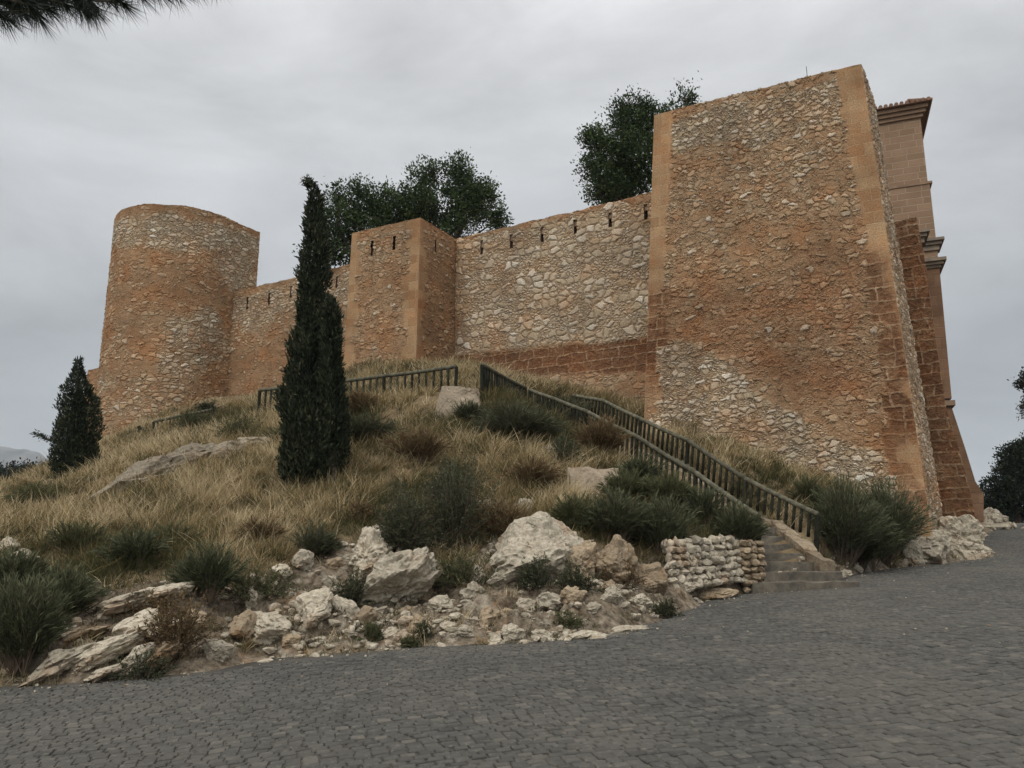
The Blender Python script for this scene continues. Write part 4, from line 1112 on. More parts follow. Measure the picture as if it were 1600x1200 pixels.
CH = [(690, 965, 46, 30, 'cream chunk left of the gravel middle, above the tiny green plant'), (735, 955, 50, 32, 'cream chunk in the gravel below the olive brown shrub'), (762, 985, 40, 34, 'squat chunk in the centre of the gravel strip'), (800, 1000, 50, 30, 'broad whitish chunk near the road left of the long flat rock'), (860, 965, 52, 34, 'pale chunk directly below the round dark shrub at the largest boulder'), (895, 968, 50, 30, 'pale chunk just above the long flat rock by the road'), (725, 1005, 38, 18, 'flat pale stone touching the road below the gravel centre'), (775, 1010, 36, 14, 'thin flat stone at the road edge left of the long flat rock'), (655, 985, 40, 20, 'low pale chunk above the tiny green plant'), (825, 960, 40, 22, 'small whitish chunk under the left side of the round dark shrub'), (700, 1000, 30, 14, 'little flat stone right of the tiny green plant'), (955, 948, 34, 22, 'small pale chunk below the brown dry bush by the tan rock face'), (960, 962, 44, 26, 'pale chunk left of the small green plant at the road edge, the larger of two'), (1000, 955, 40, 18, 'low tan chunk touching the left of the small green road edge plant'), (640, 965, 36, 22, 'small chunk at the foot of the jagged outcrop'), (610, 1000, 30, 14, 'small flat stone right of the green plant left of centre in the gravel'), (1075, 925, 30, 16, 'small tan stone at the foot of the dry stone wall'), (660, 935, 40, 40, 'upright pale chunk at the right side of the jagged outcrop'), (745, 925, 34, 34, 'upright pale chunk beside the left tip of the largest boulder'), (590, 960, 34, 20, 'low tan chunk in front of the jagged outcrop'), (450, 1012, 34, 18, 'small pale stone at the road edge right of the broad cream block'), (500, 1012, 26, 12, 'smallest flat stone at the road edge below the cracked pale rock'), (545, 1008, 28, 12, 'little flat stone left of the green plant in the gravel'), (800, 975, 34, 22, 'small whitish chunk above the broad one near the road'), (845, 1000, 34, 14, 'thin tan stone at the left tip of the long flat rock'), (925, 975, 30, 16, 'small pale stone resting behind the long flat rock'), (680, 915, 34, 30, 'pale chunk between the jagged outcrop and the olive brown shrub'), (470, 890, 40, 26, 'pale rock right under the spiky grey green shrub'), (440, 900, 40, 20, 'low rock left of the spiky grey green shrub'), (520, 890, 34, 20, 'small rock right of the spiky grey green shrub'), (395, 955, 40, 30, 'pale rock under the yellowish green low shrub')]
for k, (x, y, w_, h_, lb) in enumerate(CH):
    rock(x, y, w_ * .95, h_ * .95, lb, ['lime', 'lime', 'limeo'][k % 3], random.uniform(-.4, .4), random.uniform(-.5, .5), group='limestone chunks in the gravel strip', seed=200 + k, sub=4, rough=.16)
# the long grey slab high on the left
for k, (x, y, w_, h_, tl, sd_) in enumerate([(150, 782, 150, 26, .60, 1), (215, 752, 170, 34, .52, 2), (290, 722, 150, 36, .40, 3), (345, 712, 110, 30, .2, 4), (395, 700, 70, 20, .1, 6)]):
    rock(x, y + 4, w_, h_, ['lowest sloping piece of the long grey rock slab at the left', 'broad sloping middle of the long grey rock slab at the left', 'upper overhanging piece of the long grey rock slab', 'dark undercut end of the long grey rock slab', 'flat grey rock at the top end of the long slab'][k], 'slab', tl * .75, .0, name='rock_slab', seed=120 + sd_, sub=5, depth=1.3, rough=.10, strata=.07, sink=.85, cat='rock slab')
rock(22, 880, 60, 26, 'pale rock poking out of the grass at the left edge', 'lime', .2, seed=131)
rock(8, 862, 40, 22, 'small pale ledge at the very left edge above the grass', 'lime', .1, seed=132)
rock(820, 800, 34, 22, 'small pale rock in the grass above the largest boulder', 'lime', .5, seed=133)
rock(760, 800, 50, 26, 'low broken rock right of the tall dark shrub', 'slab', .2, seed=134)
rock(860, 725, 30, 26, 'small grey rock in the reddish grass on the upper slope', 'slab', .3, seed=135)
rock(590, 845, 46, 22, 'pale broken rock left of the dark shrubs on the mid slope', 'lime', .2, seed=136)
# rocks at the foot of the big tower
rock(1460, 882, 75, 62, 'cream boulder at the foot of the tallest tower beside the green shrub', 'lime', .1, name='boulder', sub=5, seed=141, cat='boulder')
rock(1508, 876, 95, 66, 'largest cream boulder where the tallest tower meets the road', 'lime', -.45, name='boulder', sub=5, seed=142, cat='boulder')
rock(1430, 882, 40, 34, 'small cream rock between the green shrub and the cream boulders', 'lime', 0, seed=143)
rock(1485, 846, 40, 34, 'narrow cream rock directly below the corner of the tallest tower', 'lime', .1, seed=144)
rock(1530, 874, 48, 26, 'low cream rock at the right tip of the boulders by the tower foot', 'lime', -.3, seed=145)
LS = ['white stone nearest the bottom step', 'white stone at the road edge right of the bottom step, largest of its cluster', 'white stone behind the largest one right of the bottom step', 'white stone against the left edge of the low dark green bush', 'small white stone beside the second step kerb', 'small white stone at the foot of the last right fence post', 'smallest white stone under the left side of the feathery bush']
for k, (x, y, w_, h_) in enumerate([(1322, 902, 22, 12), (1340, 896, 24, 16), (1335, 886, 18, 12), (1355, 894, 18, 12), (1320, 886, 18, 12), (1310, 872, 18, 12), (1330, 872, 16, 10)]):
    rock(x, y, w_, h_, LS[k], 'lime', .1 * k, group='small white stones right of the stairs', seed=150 + k, sub=3, name='stone', cat='stone')
def block(px, py, w, h, label, mat, batter=.16, D=.9):
    """mortared stub with sloping sides"""
    p = hit(px, py); s_ = p[1] / FPX; W, H = w * s_, h * s_
    b = MB(); bt = W * batter
    c8 = [(-W / 2, 0, -.4), (W / 2, 0, -.4), (W / 2, D, -.4), (-W / 2, D, -.4), (-W / 2 + bt, .12, H), (W / 2 - bt * .5, .12, H * .96), (W / 2 - bt * .5, D, H), (-W / 2 + bt, D, H)]
    rough_block(b, [tuple(np.array(q) + p) for q in c8], int(px), .03)
    o = b.build('masonry_block', M[mat], None, True); o.data.transform(__import__('mathutils').Matrix.Translation((-float(p[0]), -float(p[1]), -float(p[2])))); o.location = tuple(map(float, p)); tag(o, label, 'masonry block')
M['pblock'] = rockmat('pink_mortared_stone', (.26, .20, .135), (.45, .375, .28), sfac=.4)
block(712, 655, 92, 56, 'pale mortared stone block beside the gap in the hilltop fence', 'pblock', .26)
block(926, 775, 88, 44, 'pale mortared stone block in the grass below the stair fence', 'pblock', .06)
# dry stone retaining wall left of the stairs
t = empty('dry_stone_wall', hit(1120, 915)); tag(t, 'low dry stone wall of pale stones left of the bottom step', 'stone wall')
b = MB(); rg = np.random.default_rng(5)
wa, wb = hit(1045, 920), hit(1185, 912); wd_ = wb - wa; n_ = 0
for row in range(7):
    x = rg.uniform(0, .1); L = np.hypot(*wd_[:2])
    while x < L:
        w_ = rg.uniform(.10, .34); hh = rg.uniform(.11, .16)
        V, F = rock_shape(2, 900 + n_, (w_ * 1.12, .3, hh * 1.35), .08, 16, rg.uniform(-.2, .2), rg.uniform(-.3, .3))
        c = wa + wd_ * ((x + w_ / 2) / L); zz = .05 + row * .125
        b.add(V + c + [0, .12 + row * .05, zz], None, F, rg.random()); x += w_; n_ += 1
b.build('stones', M['lime'], t)
t = empty('stone_pier', hit(1205, 905)); tag(t, 'rubble pier at the left of the lowest steps ending the dry stone wall', 'stone pier')
b = MB(); n_ = 0; c0 = sL0 + np.array([-.30, -.15])
for row in range(8):
    for q in range(3):
        V, F = rock_shape(2, 1300 + n_, (.24, .34, .17), .08, 16, rg.uniform(-.2, .2), rg.uniform(-.2, .2)); n_ += 1
        b.add(V + [c0[0] + q * .17 - .1, c0[1] + .1 * q, float(road_z(*c0)) + .05 + row * .125], None, F, rg.random())
o_st = b.build('stones', M['limeo'], t)
# rubble heap at the crest
t = empty('rubble_heap', hit(1545, 814)); tag(t, 'heap of pale rubble at the crest of the road by the farthest buttress', 'rubble heap')
b = MB(); c0 = np.array([*at(1548, 812, 38.5)[:2], 0]); c0[2] = ground(c0[0], c0[1]) if True else 0
V, F = rock_shape(3, 1499, (2.4, 2., 1.1), .1); b.add(V + [c0[0], c0[1], float(road_z(c0[0], c0[1])) + .1], None, F, .3)
for q in range(170):
    a_ = rg.uniform(0, 2 * math.pi); r_ = abs(rg.normal(0, .55)); V, F = rock_shape(1, 1500 + q, (rg.uniform(.2, .42),) * 3, .1, 7)
    x_, y_ = r_ * math.cos(a_) * 1.15, r_ * math.sin(a_)
    b.add(V + [c0[0] + x_, c0[1] + y_, float(road_z(c0[0], c0[1])) + max(0, .95 - .85 * r_) * rg.uniform(.7, 1)], None, F, rg.random())
b.build('stones', M['lime'], t)
# loose gravel and stones, too many to count
def scatter(n, seed, fn):
    rg = np.random.default_rng(seed); P = np.column_stack([rg.uniform(-14, 15, n), rg.uniform(8.5, 26, n)])
    z, rk, k = terrain(P[:, 0], P[:, 1]); return P, z, rk, k
def gravel():
    rg = np.random.default_rng(3)
    P, z, rk, k = scatter(150000, 4, None); sdv_ = fromroad(P[:, 0], P[:, 1])
    px, py = topx(P[:, 0], P[:, 1], z)
    dens = np.clip(rk * .95 * sstep(.30, .6, fbm(P[:, 0] * 1.4, P[:, 1] * 1.4, 55, 3)), 0, 1) * np.where((px > 560) & (px < 1080) & (py > 925), 1., .6)
    dens = np.where(sdv_ > .12, dens, .0015 * (sdv_ > -9))
    dens = np.where((sdv_ > -.45) & (sdv_ < .15), .14 * rg.random(len(P)) ** .3 * sstep(-.45, 0, sdv_), dens) 
    keep = (rg.random(len(P)) < dens) & (px > -60) & (px < 1660) & (py < 1120)
    P, z, sdv_ = P[keep], z[keep], sdv_[keep]; n = len(P)
    z = np.where(sdv_ < .1, np.maximum(z, road_z(P[:, 0], P[:, 1]) + .002), z)
    B, Fb = rock_shape(2, 77, (1, 1, .8), .10, 15); B2, _ = rock_shape(2, 78, (1.4, .9, .6), .10, 15); B3, _ = rock_shape(2, 79, (1.6, .8, .9), .10, 14)
    Bs = np.stack([B, B2, B3])[rg.integers(0, 3, n)]
    s_ = .020 + .15 * rg.random(n) ** 6; s_ = np.where(sdv_ < .1, np.minimum(s_ * .55, .03), s_); a_ = rg.uniform(0, 6.28, n)
    X = Bs[..., 0] * np.cos(a_)[:, None] - Bs[..., 1] * np.sin(a_)[:, None]; Y = Bs[..., 0] * np.sin(a_)[:, None] + Bs[..., 1] * np.cos(a_)[:, None]
    V = np.stack([X * s_[:, None] + P[:, :1], Y * s_[:, None] + P[:, 1:], Bs[..., 2] * s_[:, None] + z[:, None] + s_[:, None] * .25], -1)
    F = (np.arange(n)[:, None, None] * B.shape[0] + Fb[None]).reshape(-1, 3)
    o = mk('gravel', V.reshape(-1, 3), F, M['lime'], None, {'rnd': np.repeat(rg.random(n), B.shape[0])}); tag(o, kind='stuff')
gravel()

# ---------------------------------------------------------------- plants
def blades(P, D, L, W, rnd, segs=2, bend=.35, tip=.12, face=None, seed=1):
    """curved tapering blades from P along D; returns V, F4, F3, attr"""
    rg = np.random.default_rng(seed); n = len(P)
    D = D / (np.linalg.norm(D, axis=1)[:, None] + 1e-9)
    side = np.cross(D, rg.normal(size=(n, 3))); side /= np.linalg.norm(side, axis=1)[:, None] + 1e-9
    droop = rg.normal(size=(n, 3)) * .5; droop[:, 2] = -np.abs(droop[:, 2]) - .4
    V = []; A = []
    for k in range(segs):
        f = k / segs; w = (W * (1 - f * .55))[:, None] * side * .5
        c = P + D * (L * f)[:, None] + droop * (L * bend * f * f)[:, None]
        V += [c - w, c + w]; A += [rnd + tip * f] * 2
    V.append(P + D * L[:, None] + droop * (L * bend)[:, None]); A.append(rnd + tip)
    m_ = 2 * segs + 1
    V = np.stack(V, 1).reshape(-1, 3); A = np.clip(np.stack(A, 1).reshape(-1), 0, 1)
    b = np.arange(n)[:, None] * m_
    F4 = [np.concatenate([b + 2 * k, b + 2 * k + 1, b + 2 * k + 3, b + 2 * k + 2], 1) for k in range(segs - 1)]
    F3 = np.concatenate([b + 2 * segs - 2, b + 2 * segs - 1, b + 2 * segs], 1)
    return V, (np.concatenate(F4) if F4 else np.zeros((0, 4), int)), F3, A
def leaves(P, D, L, W, rnd, seed=1):
    """diamond leaves"""
    rg = np.random.default_rng(seed); n = len(P)
    D = D / (np.linalg.norm(D, axis=1)[:, None] + 1e-9)
    side = np.cross(D, rg.normal(size=(n, 3))); side /= np.linalg.norm(side, axis=1)[:, None] + 1e-9
    V = np.stack([P, P + D * (L * .45)[:, None] + side * (W * .5)[:, None], P + D * L[:, None], P + D * (L * .45)[:, None] - side * (W * .5)[:, None]], 1).reshape(-1, 3)
    F = np.arange(n * 4).reshape(-1, 4)
    return V, F, np.repeat(rnd, 4)
GR_RAMP = [(0, (.020, .026, .010)), (.18, (.042, .050, .019)), (.38, (.095, .088, .035)), (.55, (.17, .118, .050)), (.75, (.33, .242, .115)), (1., (.55, .45, .28))]
M['grass'] = leafmat('grass_blade', GR_RAMP, .7, .25)
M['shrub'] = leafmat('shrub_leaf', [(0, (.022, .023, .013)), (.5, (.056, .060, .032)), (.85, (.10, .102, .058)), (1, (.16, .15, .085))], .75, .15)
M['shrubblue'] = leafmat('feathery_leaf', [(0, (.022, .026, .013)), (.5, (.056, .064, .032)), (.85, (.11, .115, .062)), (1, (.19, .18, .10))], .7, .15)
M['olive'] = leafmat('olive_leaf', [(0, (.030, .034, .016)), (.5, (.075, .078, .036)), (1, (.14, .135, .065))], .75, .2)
M['dry'] = leafmat('dry_twigs', [(0, (.045, .030, .015)), (.5, (.115, .075, .036)), (1, (.24, .175, .09))], .8, .1)
M['cyp'] = leafmat('cypress_leaf', [(0, (.007, .010, .006)), (.5, (.020, .028, .014)), (1, (.070, .072, .036))], .8, .05)
M['treeleaf'] = leafmat('tree_leaf', [(0, (.014, .022, .009)), (.5, (.036, .060, .020)), (.85, (.068, .098, .034)), (1, (.11, .14, .05))], .6, .25)
M['pine'] = leafmat('pine_needle', [(0, (.006, .010, .006)), (.6, (.014, .021, .011)), (1, (.035, .045, .022))], .7, .1)

GREEN = [(30, 1000, 110, 80), (190, 870, 90, 50), (310, 920, 80, 60), (400, 930, 80, 40), (60, 900, 90, 60), (780, 650, 110, 45), (950, 830, 130, 60), (1060, 800, 110, 60), (1120, 850, 70, 50), (640, 820, 110, 80),
         (1180, 780, 60, 50), (1330, 850, 100, 70), (700, 770, 80, 60), (40, 785, 60, 22), (340, 660, 70, 18), (560, 680, 70, 30), (880, 690, 60, 40)]
RED = [(900, 660, 90, 55), (760, 750, 90, 60), (560, 800, 60, 50), (830, 840, 70, 40), (560, 640, 60, 40), (300, 830, 70, 40), (240, 980, 80, 40)]
BARE = [(928, 756, 56, 30), (712, 632, 56, 34), (240, 745, 70, 26), (130, 790, 60, 22), (330, 715, 60, 22), (845, 890, 90, 62), (1240, 885, 60, 45), (1480, 865, 80, 40), (610, 905, 70, 50)]
def blob(px, py, L):
    r = np.zeros(np.shape(px))
    for x, y, a, b in L: r = np.maximum(r, np.exp(-((px - x) / a) ** 2 * 1.2 - ((py - y) / b) ** 2 * 1.2))
    return r
def path_dist(X, Y):
    q = np.stack([X, Y], -1); out = np.full(X.shape, 9.)
    for s0_ in np.arange(-.3, 9.8, .3):
        c = Lline(s0_) + swv * .65; out = np.minimum(out, np.hypot(X - c[0], Y - c[1]))
    lf = (X / Y > .30) & (X / Y < .375) & (Y > 15) & (Y < 17.6)
    return np.where(lf, 0, out)
def grass():
    rg = np.random.default_rng(21)
    NT_ = 60000
    Y = rg.uniform(9.5, 36, NT_); X = rg.uniform(-.78, .66, NT_) * Y
    z, rk, k = terrain(X, Y); sd_ = fromroad(X, Y)
    px, py = topx(X, Y, z)
    den = sstep(.30, .55, fbm(X * .9, Y * .9, 101, 4)) * .65 + .10 + .35 * sstep(.45, .6, fbm(X * 2.6, Y * 2.6, 102, 2))
    den = den * (1 - rk * (1 - .30 * sstep(.45, .6, fbm(X * 1.7, Y * 1.7, 140, 3)))) * (sd_ > .15)
    den *= 1 - .92 * sstep(.45, .8, blob(px, py, BARE))
    den *= path_dist(X, Y) > .85
    den *= (Y < 28) * .6 + .4
    # keep clear of the masonry
    for poly in ([BL, BR, BRb, TLb], [Cl - cn * 3, Cl - fd * .1, Cf, Jn]):
        den *= poly_sd(poly, X, Y) < -.05
    den *= ((X - Jn[0]) * cn[0] + (Y - Jn[1]) * cn[1] > .1)
    keep = rg.random(NT_) < den * np.clip(Y / 20, .35, 1.)
    X, Y, z, px, py = (a[keep] for a in (X, Y, z, px, py)); n = len(X)
    rkk = rk[keep]
    gsz = (.26 + .46 * fbm(X * .6, Y * .6, 111, 3) + .22 * rg.random(n) ** 2) * (1 - .5 * rkk)
    g_ = blob(px, py, GREEN) * 1.1 + (fbm(X * .7, Y * .7, 120, 3) - .5) * 1.1
    r_ = blob(px, py, RED) + (fbm(X * .5, Y * .5, 124, 3) - .5) * .8
    tone = .70 + .20 * rg.normal(size=n) + .6 * (fbm(X * 1.1, Y * 1.1, 122, 3) - .5) + .75 * (fbm(X * 3.1, Y * 3.1, 127, 2) - .5)
    tone = np.where(r_ > .42, tone * .72, tone)
    tone = np.where(g_ > .5, tone * .35, tone)
    gsz = np.where(g_ > .5, gsz * .8, gsz) * np.where(r_ > .42, 1.1, 1)
    nb = rg.integers(12, 26, n); idx = np.repeat(np.arange(n), nb); N = len(idx)
    rr = np.abs(rg.normal(size=N)) * .075; aa = rg.uniform(0, 6.28, N)
    P = np.column_stack([X[idx] + rr * np.cos(aa), Y[idx] + rr * np.sin(aa), z[idx] - .03])
    tl = rg.normal(size=(n, 2)) * .28; D = np.column_stack([np.cos(aa) * rg.uniform(.05, .8, N) + .14 + tl[idx, 0], np.sin(aa) * rg.uniform(.05, .8, N) + tl[idx, 1], np.ones(N)])
    L = gsz[idx] * rg.uniform(.4, 1.05, N); tall = rg.random(N) < .16; L = np.where(tall, L * 1.45, L); Wd = rg.uniform(.005, .012, N) * np.clip(Y[idx] / 15, .8, 1.6)
    stalk = np.where(tall, .22, -.02)
    Vb, F4, F3, A = blades(P, D, L, Wd, np.clip(tone[idx] - .14 + stalk + .12 * rg.normal(size=N), 0, 1), 3, .30, .26)
    o = mk('dry_grass', Vb, [F4, F3], M['grass'], None, {'rnd': A}, False); tag(o, kind='stuff')
    print('grass blades', N)
grass()
def weeds():
    """low brown and grey-green undergrowth between the tufts"""
    rg = np.random.default_rng(33); n = 16000
    Y = rg.uniform(9.3, 33, n); X = rg.uniform(-.78, .66, n) * Y
    z, rk, k = terrain(X, Y); px, py = topx(X, Y, z)
    nn = fbm(X * 1.2, Y * 1.2, 201, 3)
    den = sstep(.44, .58, nn) * 1. + rk * .22 * sstep(.4, .55, fbm(X * 2, Y * 2, 202, 2)) + .06
    den *= (fromroad(X, Y) > .1) * (path_dist(X, Y) > .85) * (1 - .95 * sstep(.45, .8, blob(px, py, BARE)))
    for poly in ([BL, BR, BRb, TLb], [Cl - cn * 3, Cl - fd * .1, Cf, Jn]): den *= poly_sd(poly, X, Y) < -.05
    den *= ((X - Jn[0]) * cn[0] + (Y - Jn[1]) * cn[1] > .1)
    keep = rg.random(n) < den * np.clip(Y / 20, .4, 1); X, Y, z, rk = X[keep], Y[keep], z[keep], rk[keep]; n = len(X)
    nb = rg.integers(30, 70, n); idx = np.repeat(np.arange(n), nb); N = len(idx)
    R_ = (.10 + .34 * rg.random(n) ** 2) * (1 - .5 * rk)
    d = rg.normal(size=(N, 3)); d[:, 2] = np.abs(d[:, 2]); d /= np.linalg.norm(d, axis=1)[:, None]
    P = np.column_stack([X, Y, z - .02])[idx] + d * (R_[idx] * rg.random(N) ** .5)[:, None] * [1, 1, .9]
    L = rg.uniform(.03, .085, N) * np.clip(Y[idx] / 14, .8, 1.8)
    V, F, A = leaves(P, d + rg.normal(size=(N, 3)) * .5 + [0, 0, .4], L, L * .16, np.clip((rg.random(n) ** 1.0)[idx] + .1 * rg.normal(size=N), 0, 1), 5)
    o = mk('weeds', V, F, M['weed'], None, {'rnd': A}); tag(o, kind='stuff')
    print('weeds', N)
M['weed'] = leafmat('weed_leaf', [(0, (.030, .024, .014)), (.3, (.075, .050, .026)), (.55, (.060, .062, .028)), (.8, (.10, .10, .048)), (1, (.19, .155, .08))], .8, .2)
weeds()

def shrub(px, py, w, h, label, mat='shrub', style='round', n=170, seed=None, name='shrub', group=None, lf=1.0, up=0.):
    p = hit(px, py); sc_ = p[1] / FPX; W, H = w * sc_ / 2, h * sc_
    rg = np.random.default_rng(seed or int(px * 3 + py * 5)); 
    n = int(n * 1.35 * np.clip(W * H / .35, .45, 2.4))
    t = empty(name, p); tag(t, label, 'shrub', group)
    # several stools so the outline is lumpy
    lob = [(rg.uniform(-.5, .5) * W, rg.uniform(-.3, .5) * W, rg.uniform(.55, 1.05)) for _ in range(5)]; lob.append((0, 0, 1.05))
    Ps, Ds, Ls = [], [], []; st = MB()
    for q in range(n):
        lx, ly, ls = lob[rg.integers(len(lob))]
        a = rg.uniform(0, 6.28)
        if style == 'feather': el = rg.uniform(.55, 1.5)
        else: el = rg.uniform(-.05, 1.5)
        tip = np.array([lx + math.cos(a) * math.cos(el) * W * .95 * ls * (1. if style != 'feather' else 1.2), ly + math.sin(a) * math.cos(el) * W * .95 * ls, (math.sin(el) * .92 + .08) * H * ls * rg.uniform(.75, 1.1)])
        root = np.array([lx * .6, ly * .6, -.03])
        m_ = 26 if style != 'feather' else 22
        f = rg.uniform(.22, 1., m_) ** .8
        ctr = root + (tip - root) * .5 + np.array([0, 0, .16 * H]) + rg.normal(size=3) * .05 * W
        C = root * ((1 - f) ** 2)[:, None] + ctr * (2 * f * (1 - f))[:, None] + tip * (f ** 2)[:, None]
        T = (ctr - root) * (1 - f)[:, None] + (tip - ctr) * f[:, None]; T /= np.linalg.norm(T, axis=1)[:, None] + 1e-9
        spread = 1.1 if style != 'feather' else .38
        Ps.append(C); Ds.append(T + rg.normal(size=(m_, 3)) * spread * .6); Ls.append(rg.uniform(.6, 1.3, m_))
        if q % 6 == 0:
            g3 = np.array([0, .5, 1.])[:, None]; st.tube(root * (1 - g3) ** 2 + ctr * 2 * g3 * (1 - g3) + tip * g3 ** 2, [.010, .006, .002], 4, rg.random(), False)
    P, D, Lf = np.concatenate(Ps), np.concatenate(Ds), np.concatenate(Ls)
    base = (.055 if style != 'feather' else .15) * lf * (p[1] / 15) ** .5
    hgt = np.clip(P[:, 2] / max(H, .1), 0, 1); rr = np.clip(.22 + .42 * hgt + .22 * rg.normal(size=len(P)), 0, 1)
    if style == 'feather':
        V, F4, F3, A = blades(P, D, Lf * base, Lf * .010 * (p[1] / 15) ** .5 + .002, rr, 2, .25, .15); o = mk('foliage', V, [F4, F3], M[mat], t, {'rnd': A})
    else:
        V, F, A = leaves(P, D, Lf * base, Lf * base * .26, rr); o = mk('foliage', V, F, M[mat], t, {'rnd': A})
    st.build('stems', M['twig'], None).parent = t
    return t
S = shrub
S(1320, 886, 140, 124, 'large feathery green bush right of the bottom of the stairs', 'shrubblue', 'feather', 330)
S(1388, 882, 150, 122, 'wide feathery green bush in front of the tallest tower corner', 'shrubblue', 'feather', 330)
S(1350, 893, 120, 84, 'low dark green bush at the road edge in front of the feathery ones', 'shrubblue', 'feather', 230)
S(1152, 868, 80, 66, 'green bush above the dry stone wall left of the stairs', 'shrubblue', 'feather', 260)
S(1100, 820, 70, 60, 'green bush against the middle of the left stair fence', 'shrubblue', 'feather', 200)
S(1040, 868, 110, 84, 'large green bush hanging over the left part of the dry stone wall', 'shrubblue', 'feather', 300)
S(960, 850, 120, 76, 'wide green bush overhanging the rocks right of the largest boulder', 'shrubblue', 'feather', 300)
S(895, 832, 70, 46, 'small olive green bush on top of the largest boulder', 'olive', 'feather', 200)
S(1045, 800, 90, 60, 'yellowish green bush below the stair fence, behind the overhanging bushes', 'olive', 'feather', 220)
S(975, 790, 80, 50, 'yellowish bush directly right of the block in the grass', 'olive', 'feather', 200)
S(620, 866, 118, 100, 'wide dark grey green shrub in the middle of the slope', 'shrub', 'round', 210)
S(708, 862, 120, 146, 'tallest dark shrub with airy upright twigs in the middle of the slope', 'shrub', 'round', 190)
S(700, 780, 80, 66, 'thin topped shrub just behind the tallest dark shrub', 'shrub', 'round', 110)
S(838, 938, 72, 56, 'round dark green shrub at the foot of the largest boulder', 'shrub', 'round', 200)
S(905, 942, 76, 48, 'dark green shrub right of the one at the largest boulder foot', 'shrub', 'round', 190)
S(1040, 968, 46, 28, 'small green plant growing at the road edge', 'shrub', 'round', 150)
S(545, 948, 72, 62, 'round dark shrub among the white rocks left of the jagged outcrop', 'shrub', 'round', 200)
S(484, 868, 84, 54, 'spiky grey green shrub above the rocks left of centre', 'shrub', 'feather', 200)
S(320, 948, 100, 84, 'soft dark green shrub above the lower rocks at the left', 'shrubblue', 'feather', 260)
S(405, 946, 110, 50, 'pale yellowish green low shrub between two dark ones', 'olive', 'round', 190)
S(210, 892, 100, 56, 'green tuft shrub in the straw grass on the left slope', 'shrubblue', 'feather', 200)
S(30, 1046, 130, 130, 'tallest green shrub mass in the lower left corner', 'shrubblue', 'feather', 420)
S(95, 975, 120, 76, 'green bush above the lower left corner mass', 'shrubblue', 'feather', 280)
S(10, 950, 100, 80, 'green bush at the left edge above the corner mass', 'shrubblue', 'feather', 260)
S(270, 1030, 110, 92, 'brown dry bush over the tilted ledges at the lower left', 'dry', 'round', 190)
S(230, 970, 80, 50, 'reddish dry bush above the tilted ledges', 'dry', 'round', 150)
S(225, 1066, 110, 44, 'flat dark green plant at the road edge at the lower left', 'shrub', 'round', 190)
S(580, 1008, 40, 28, 'small green plant in the gravel left of centre', 'olive', 'round', 120)
S(664, 1006, 36, 20, 'tiny green plant in the middle of the gravel strip', 'shrub', 'round', 100)
S(800, 690, 140, 60, 'wide grey green shrub below the steep picket fence', 'shrub', 'feather', 260)
S(730, 662, 60, 34, 'grey green shrub at the right foot of the pale block by the fence gap', 'shrub', 'feather', 160)
S(378, 692, 90, 44, 'dark olive bush above the end of the long grey slab', 'olive', 'round', 170)
S(308, 668, 66, 28, 'dark bush in front of the foot of the round tower', 'olive', 'round', 130)
S(330, 645, 50, 20, 'low green bush against the round tower beside the low fence', 'shrub', 'round', 110)
S(975, 925, 70, 46, 'brown dry bush in front of the tan rock face', 'dry', 'round', 140)
S(720, 935, 110, 56, 'olive brown shrub left of the largest boulder', 'olive', 'round', 170)
S(790, 850, 90, 60, 'reddish dry bush behind the largest boulder', 'dry', 'feather', 170)
S(640, 1016, 40, 14, 'flat green weed at the gravel edge', 'olive', 'round', 80)
S(880, 985, 70, 22, 'low green weeds behind the long flat rock', 'olive', 'round', 110)
S(560, 700, 110, 44, 'grey green shrub low in the grass right of the tall cypress', 'shrub', 'feather', 200)
S(880, 735, 60, 50, 'dark shrub in the reddish grass below the stair fence top', 'shrub', 'round', 120)
S(830, 765, 90, 46, 'brown bush in the grass left of the lower pale block', 'dry', 'feather', 150)

S(935, 715, 90, 60, 'reddish dry bush below the upper end of the left stair fence', 'dry', 'feather', 190)
S(1005, 762, 80, 50, 'green bush against the left stair fence above the pale block', 'shrubblue', 'feather', 190)
S(870, 668, 90, 44, 'grey green bush just below the top of the stair fence', 'shrub', 'feather', 170)
S(655, 725, 100, 50, 'brown bush on the open slope behind the thin topped shrub', 'dry', 'feather', 150)
S(560, 655, 80, 40, 'brown bush under the hilltop fence right of the tall cypress', 'dry', 'feather', 150)
S(50, 800, 90, 40, 'low green bush near the left edge below the short cypress', 'olive', 'feather', 160)
S(120, 870, 90, 46, 'olive bush in the straw grass between the left edge and the green tuft shrub', 'olive', 'feather', 160)
S(560, 818, 70, 40, 'brown bush between the tall cypress and the middle dark shrubs', 'dry', 'round', 120)
S(400, 850, 80, 40, 'brown tuft bush in the straw grass above the yellowish low shrub', 'dry', 'feather', 130)
S(270, 850, 90, 36, 'olive tuft in the straw grass above the soft dark green shrub', 'olive', 'feather', 130)
S(450, 700, 60, 30, 'small green tuft at the left foot of the tall cypress', 'olive', 'feather', 110)
S(1265, 800, 70, 46, 'straw tipped bush behind the right stair fence', 'olive', 'feather', 150)

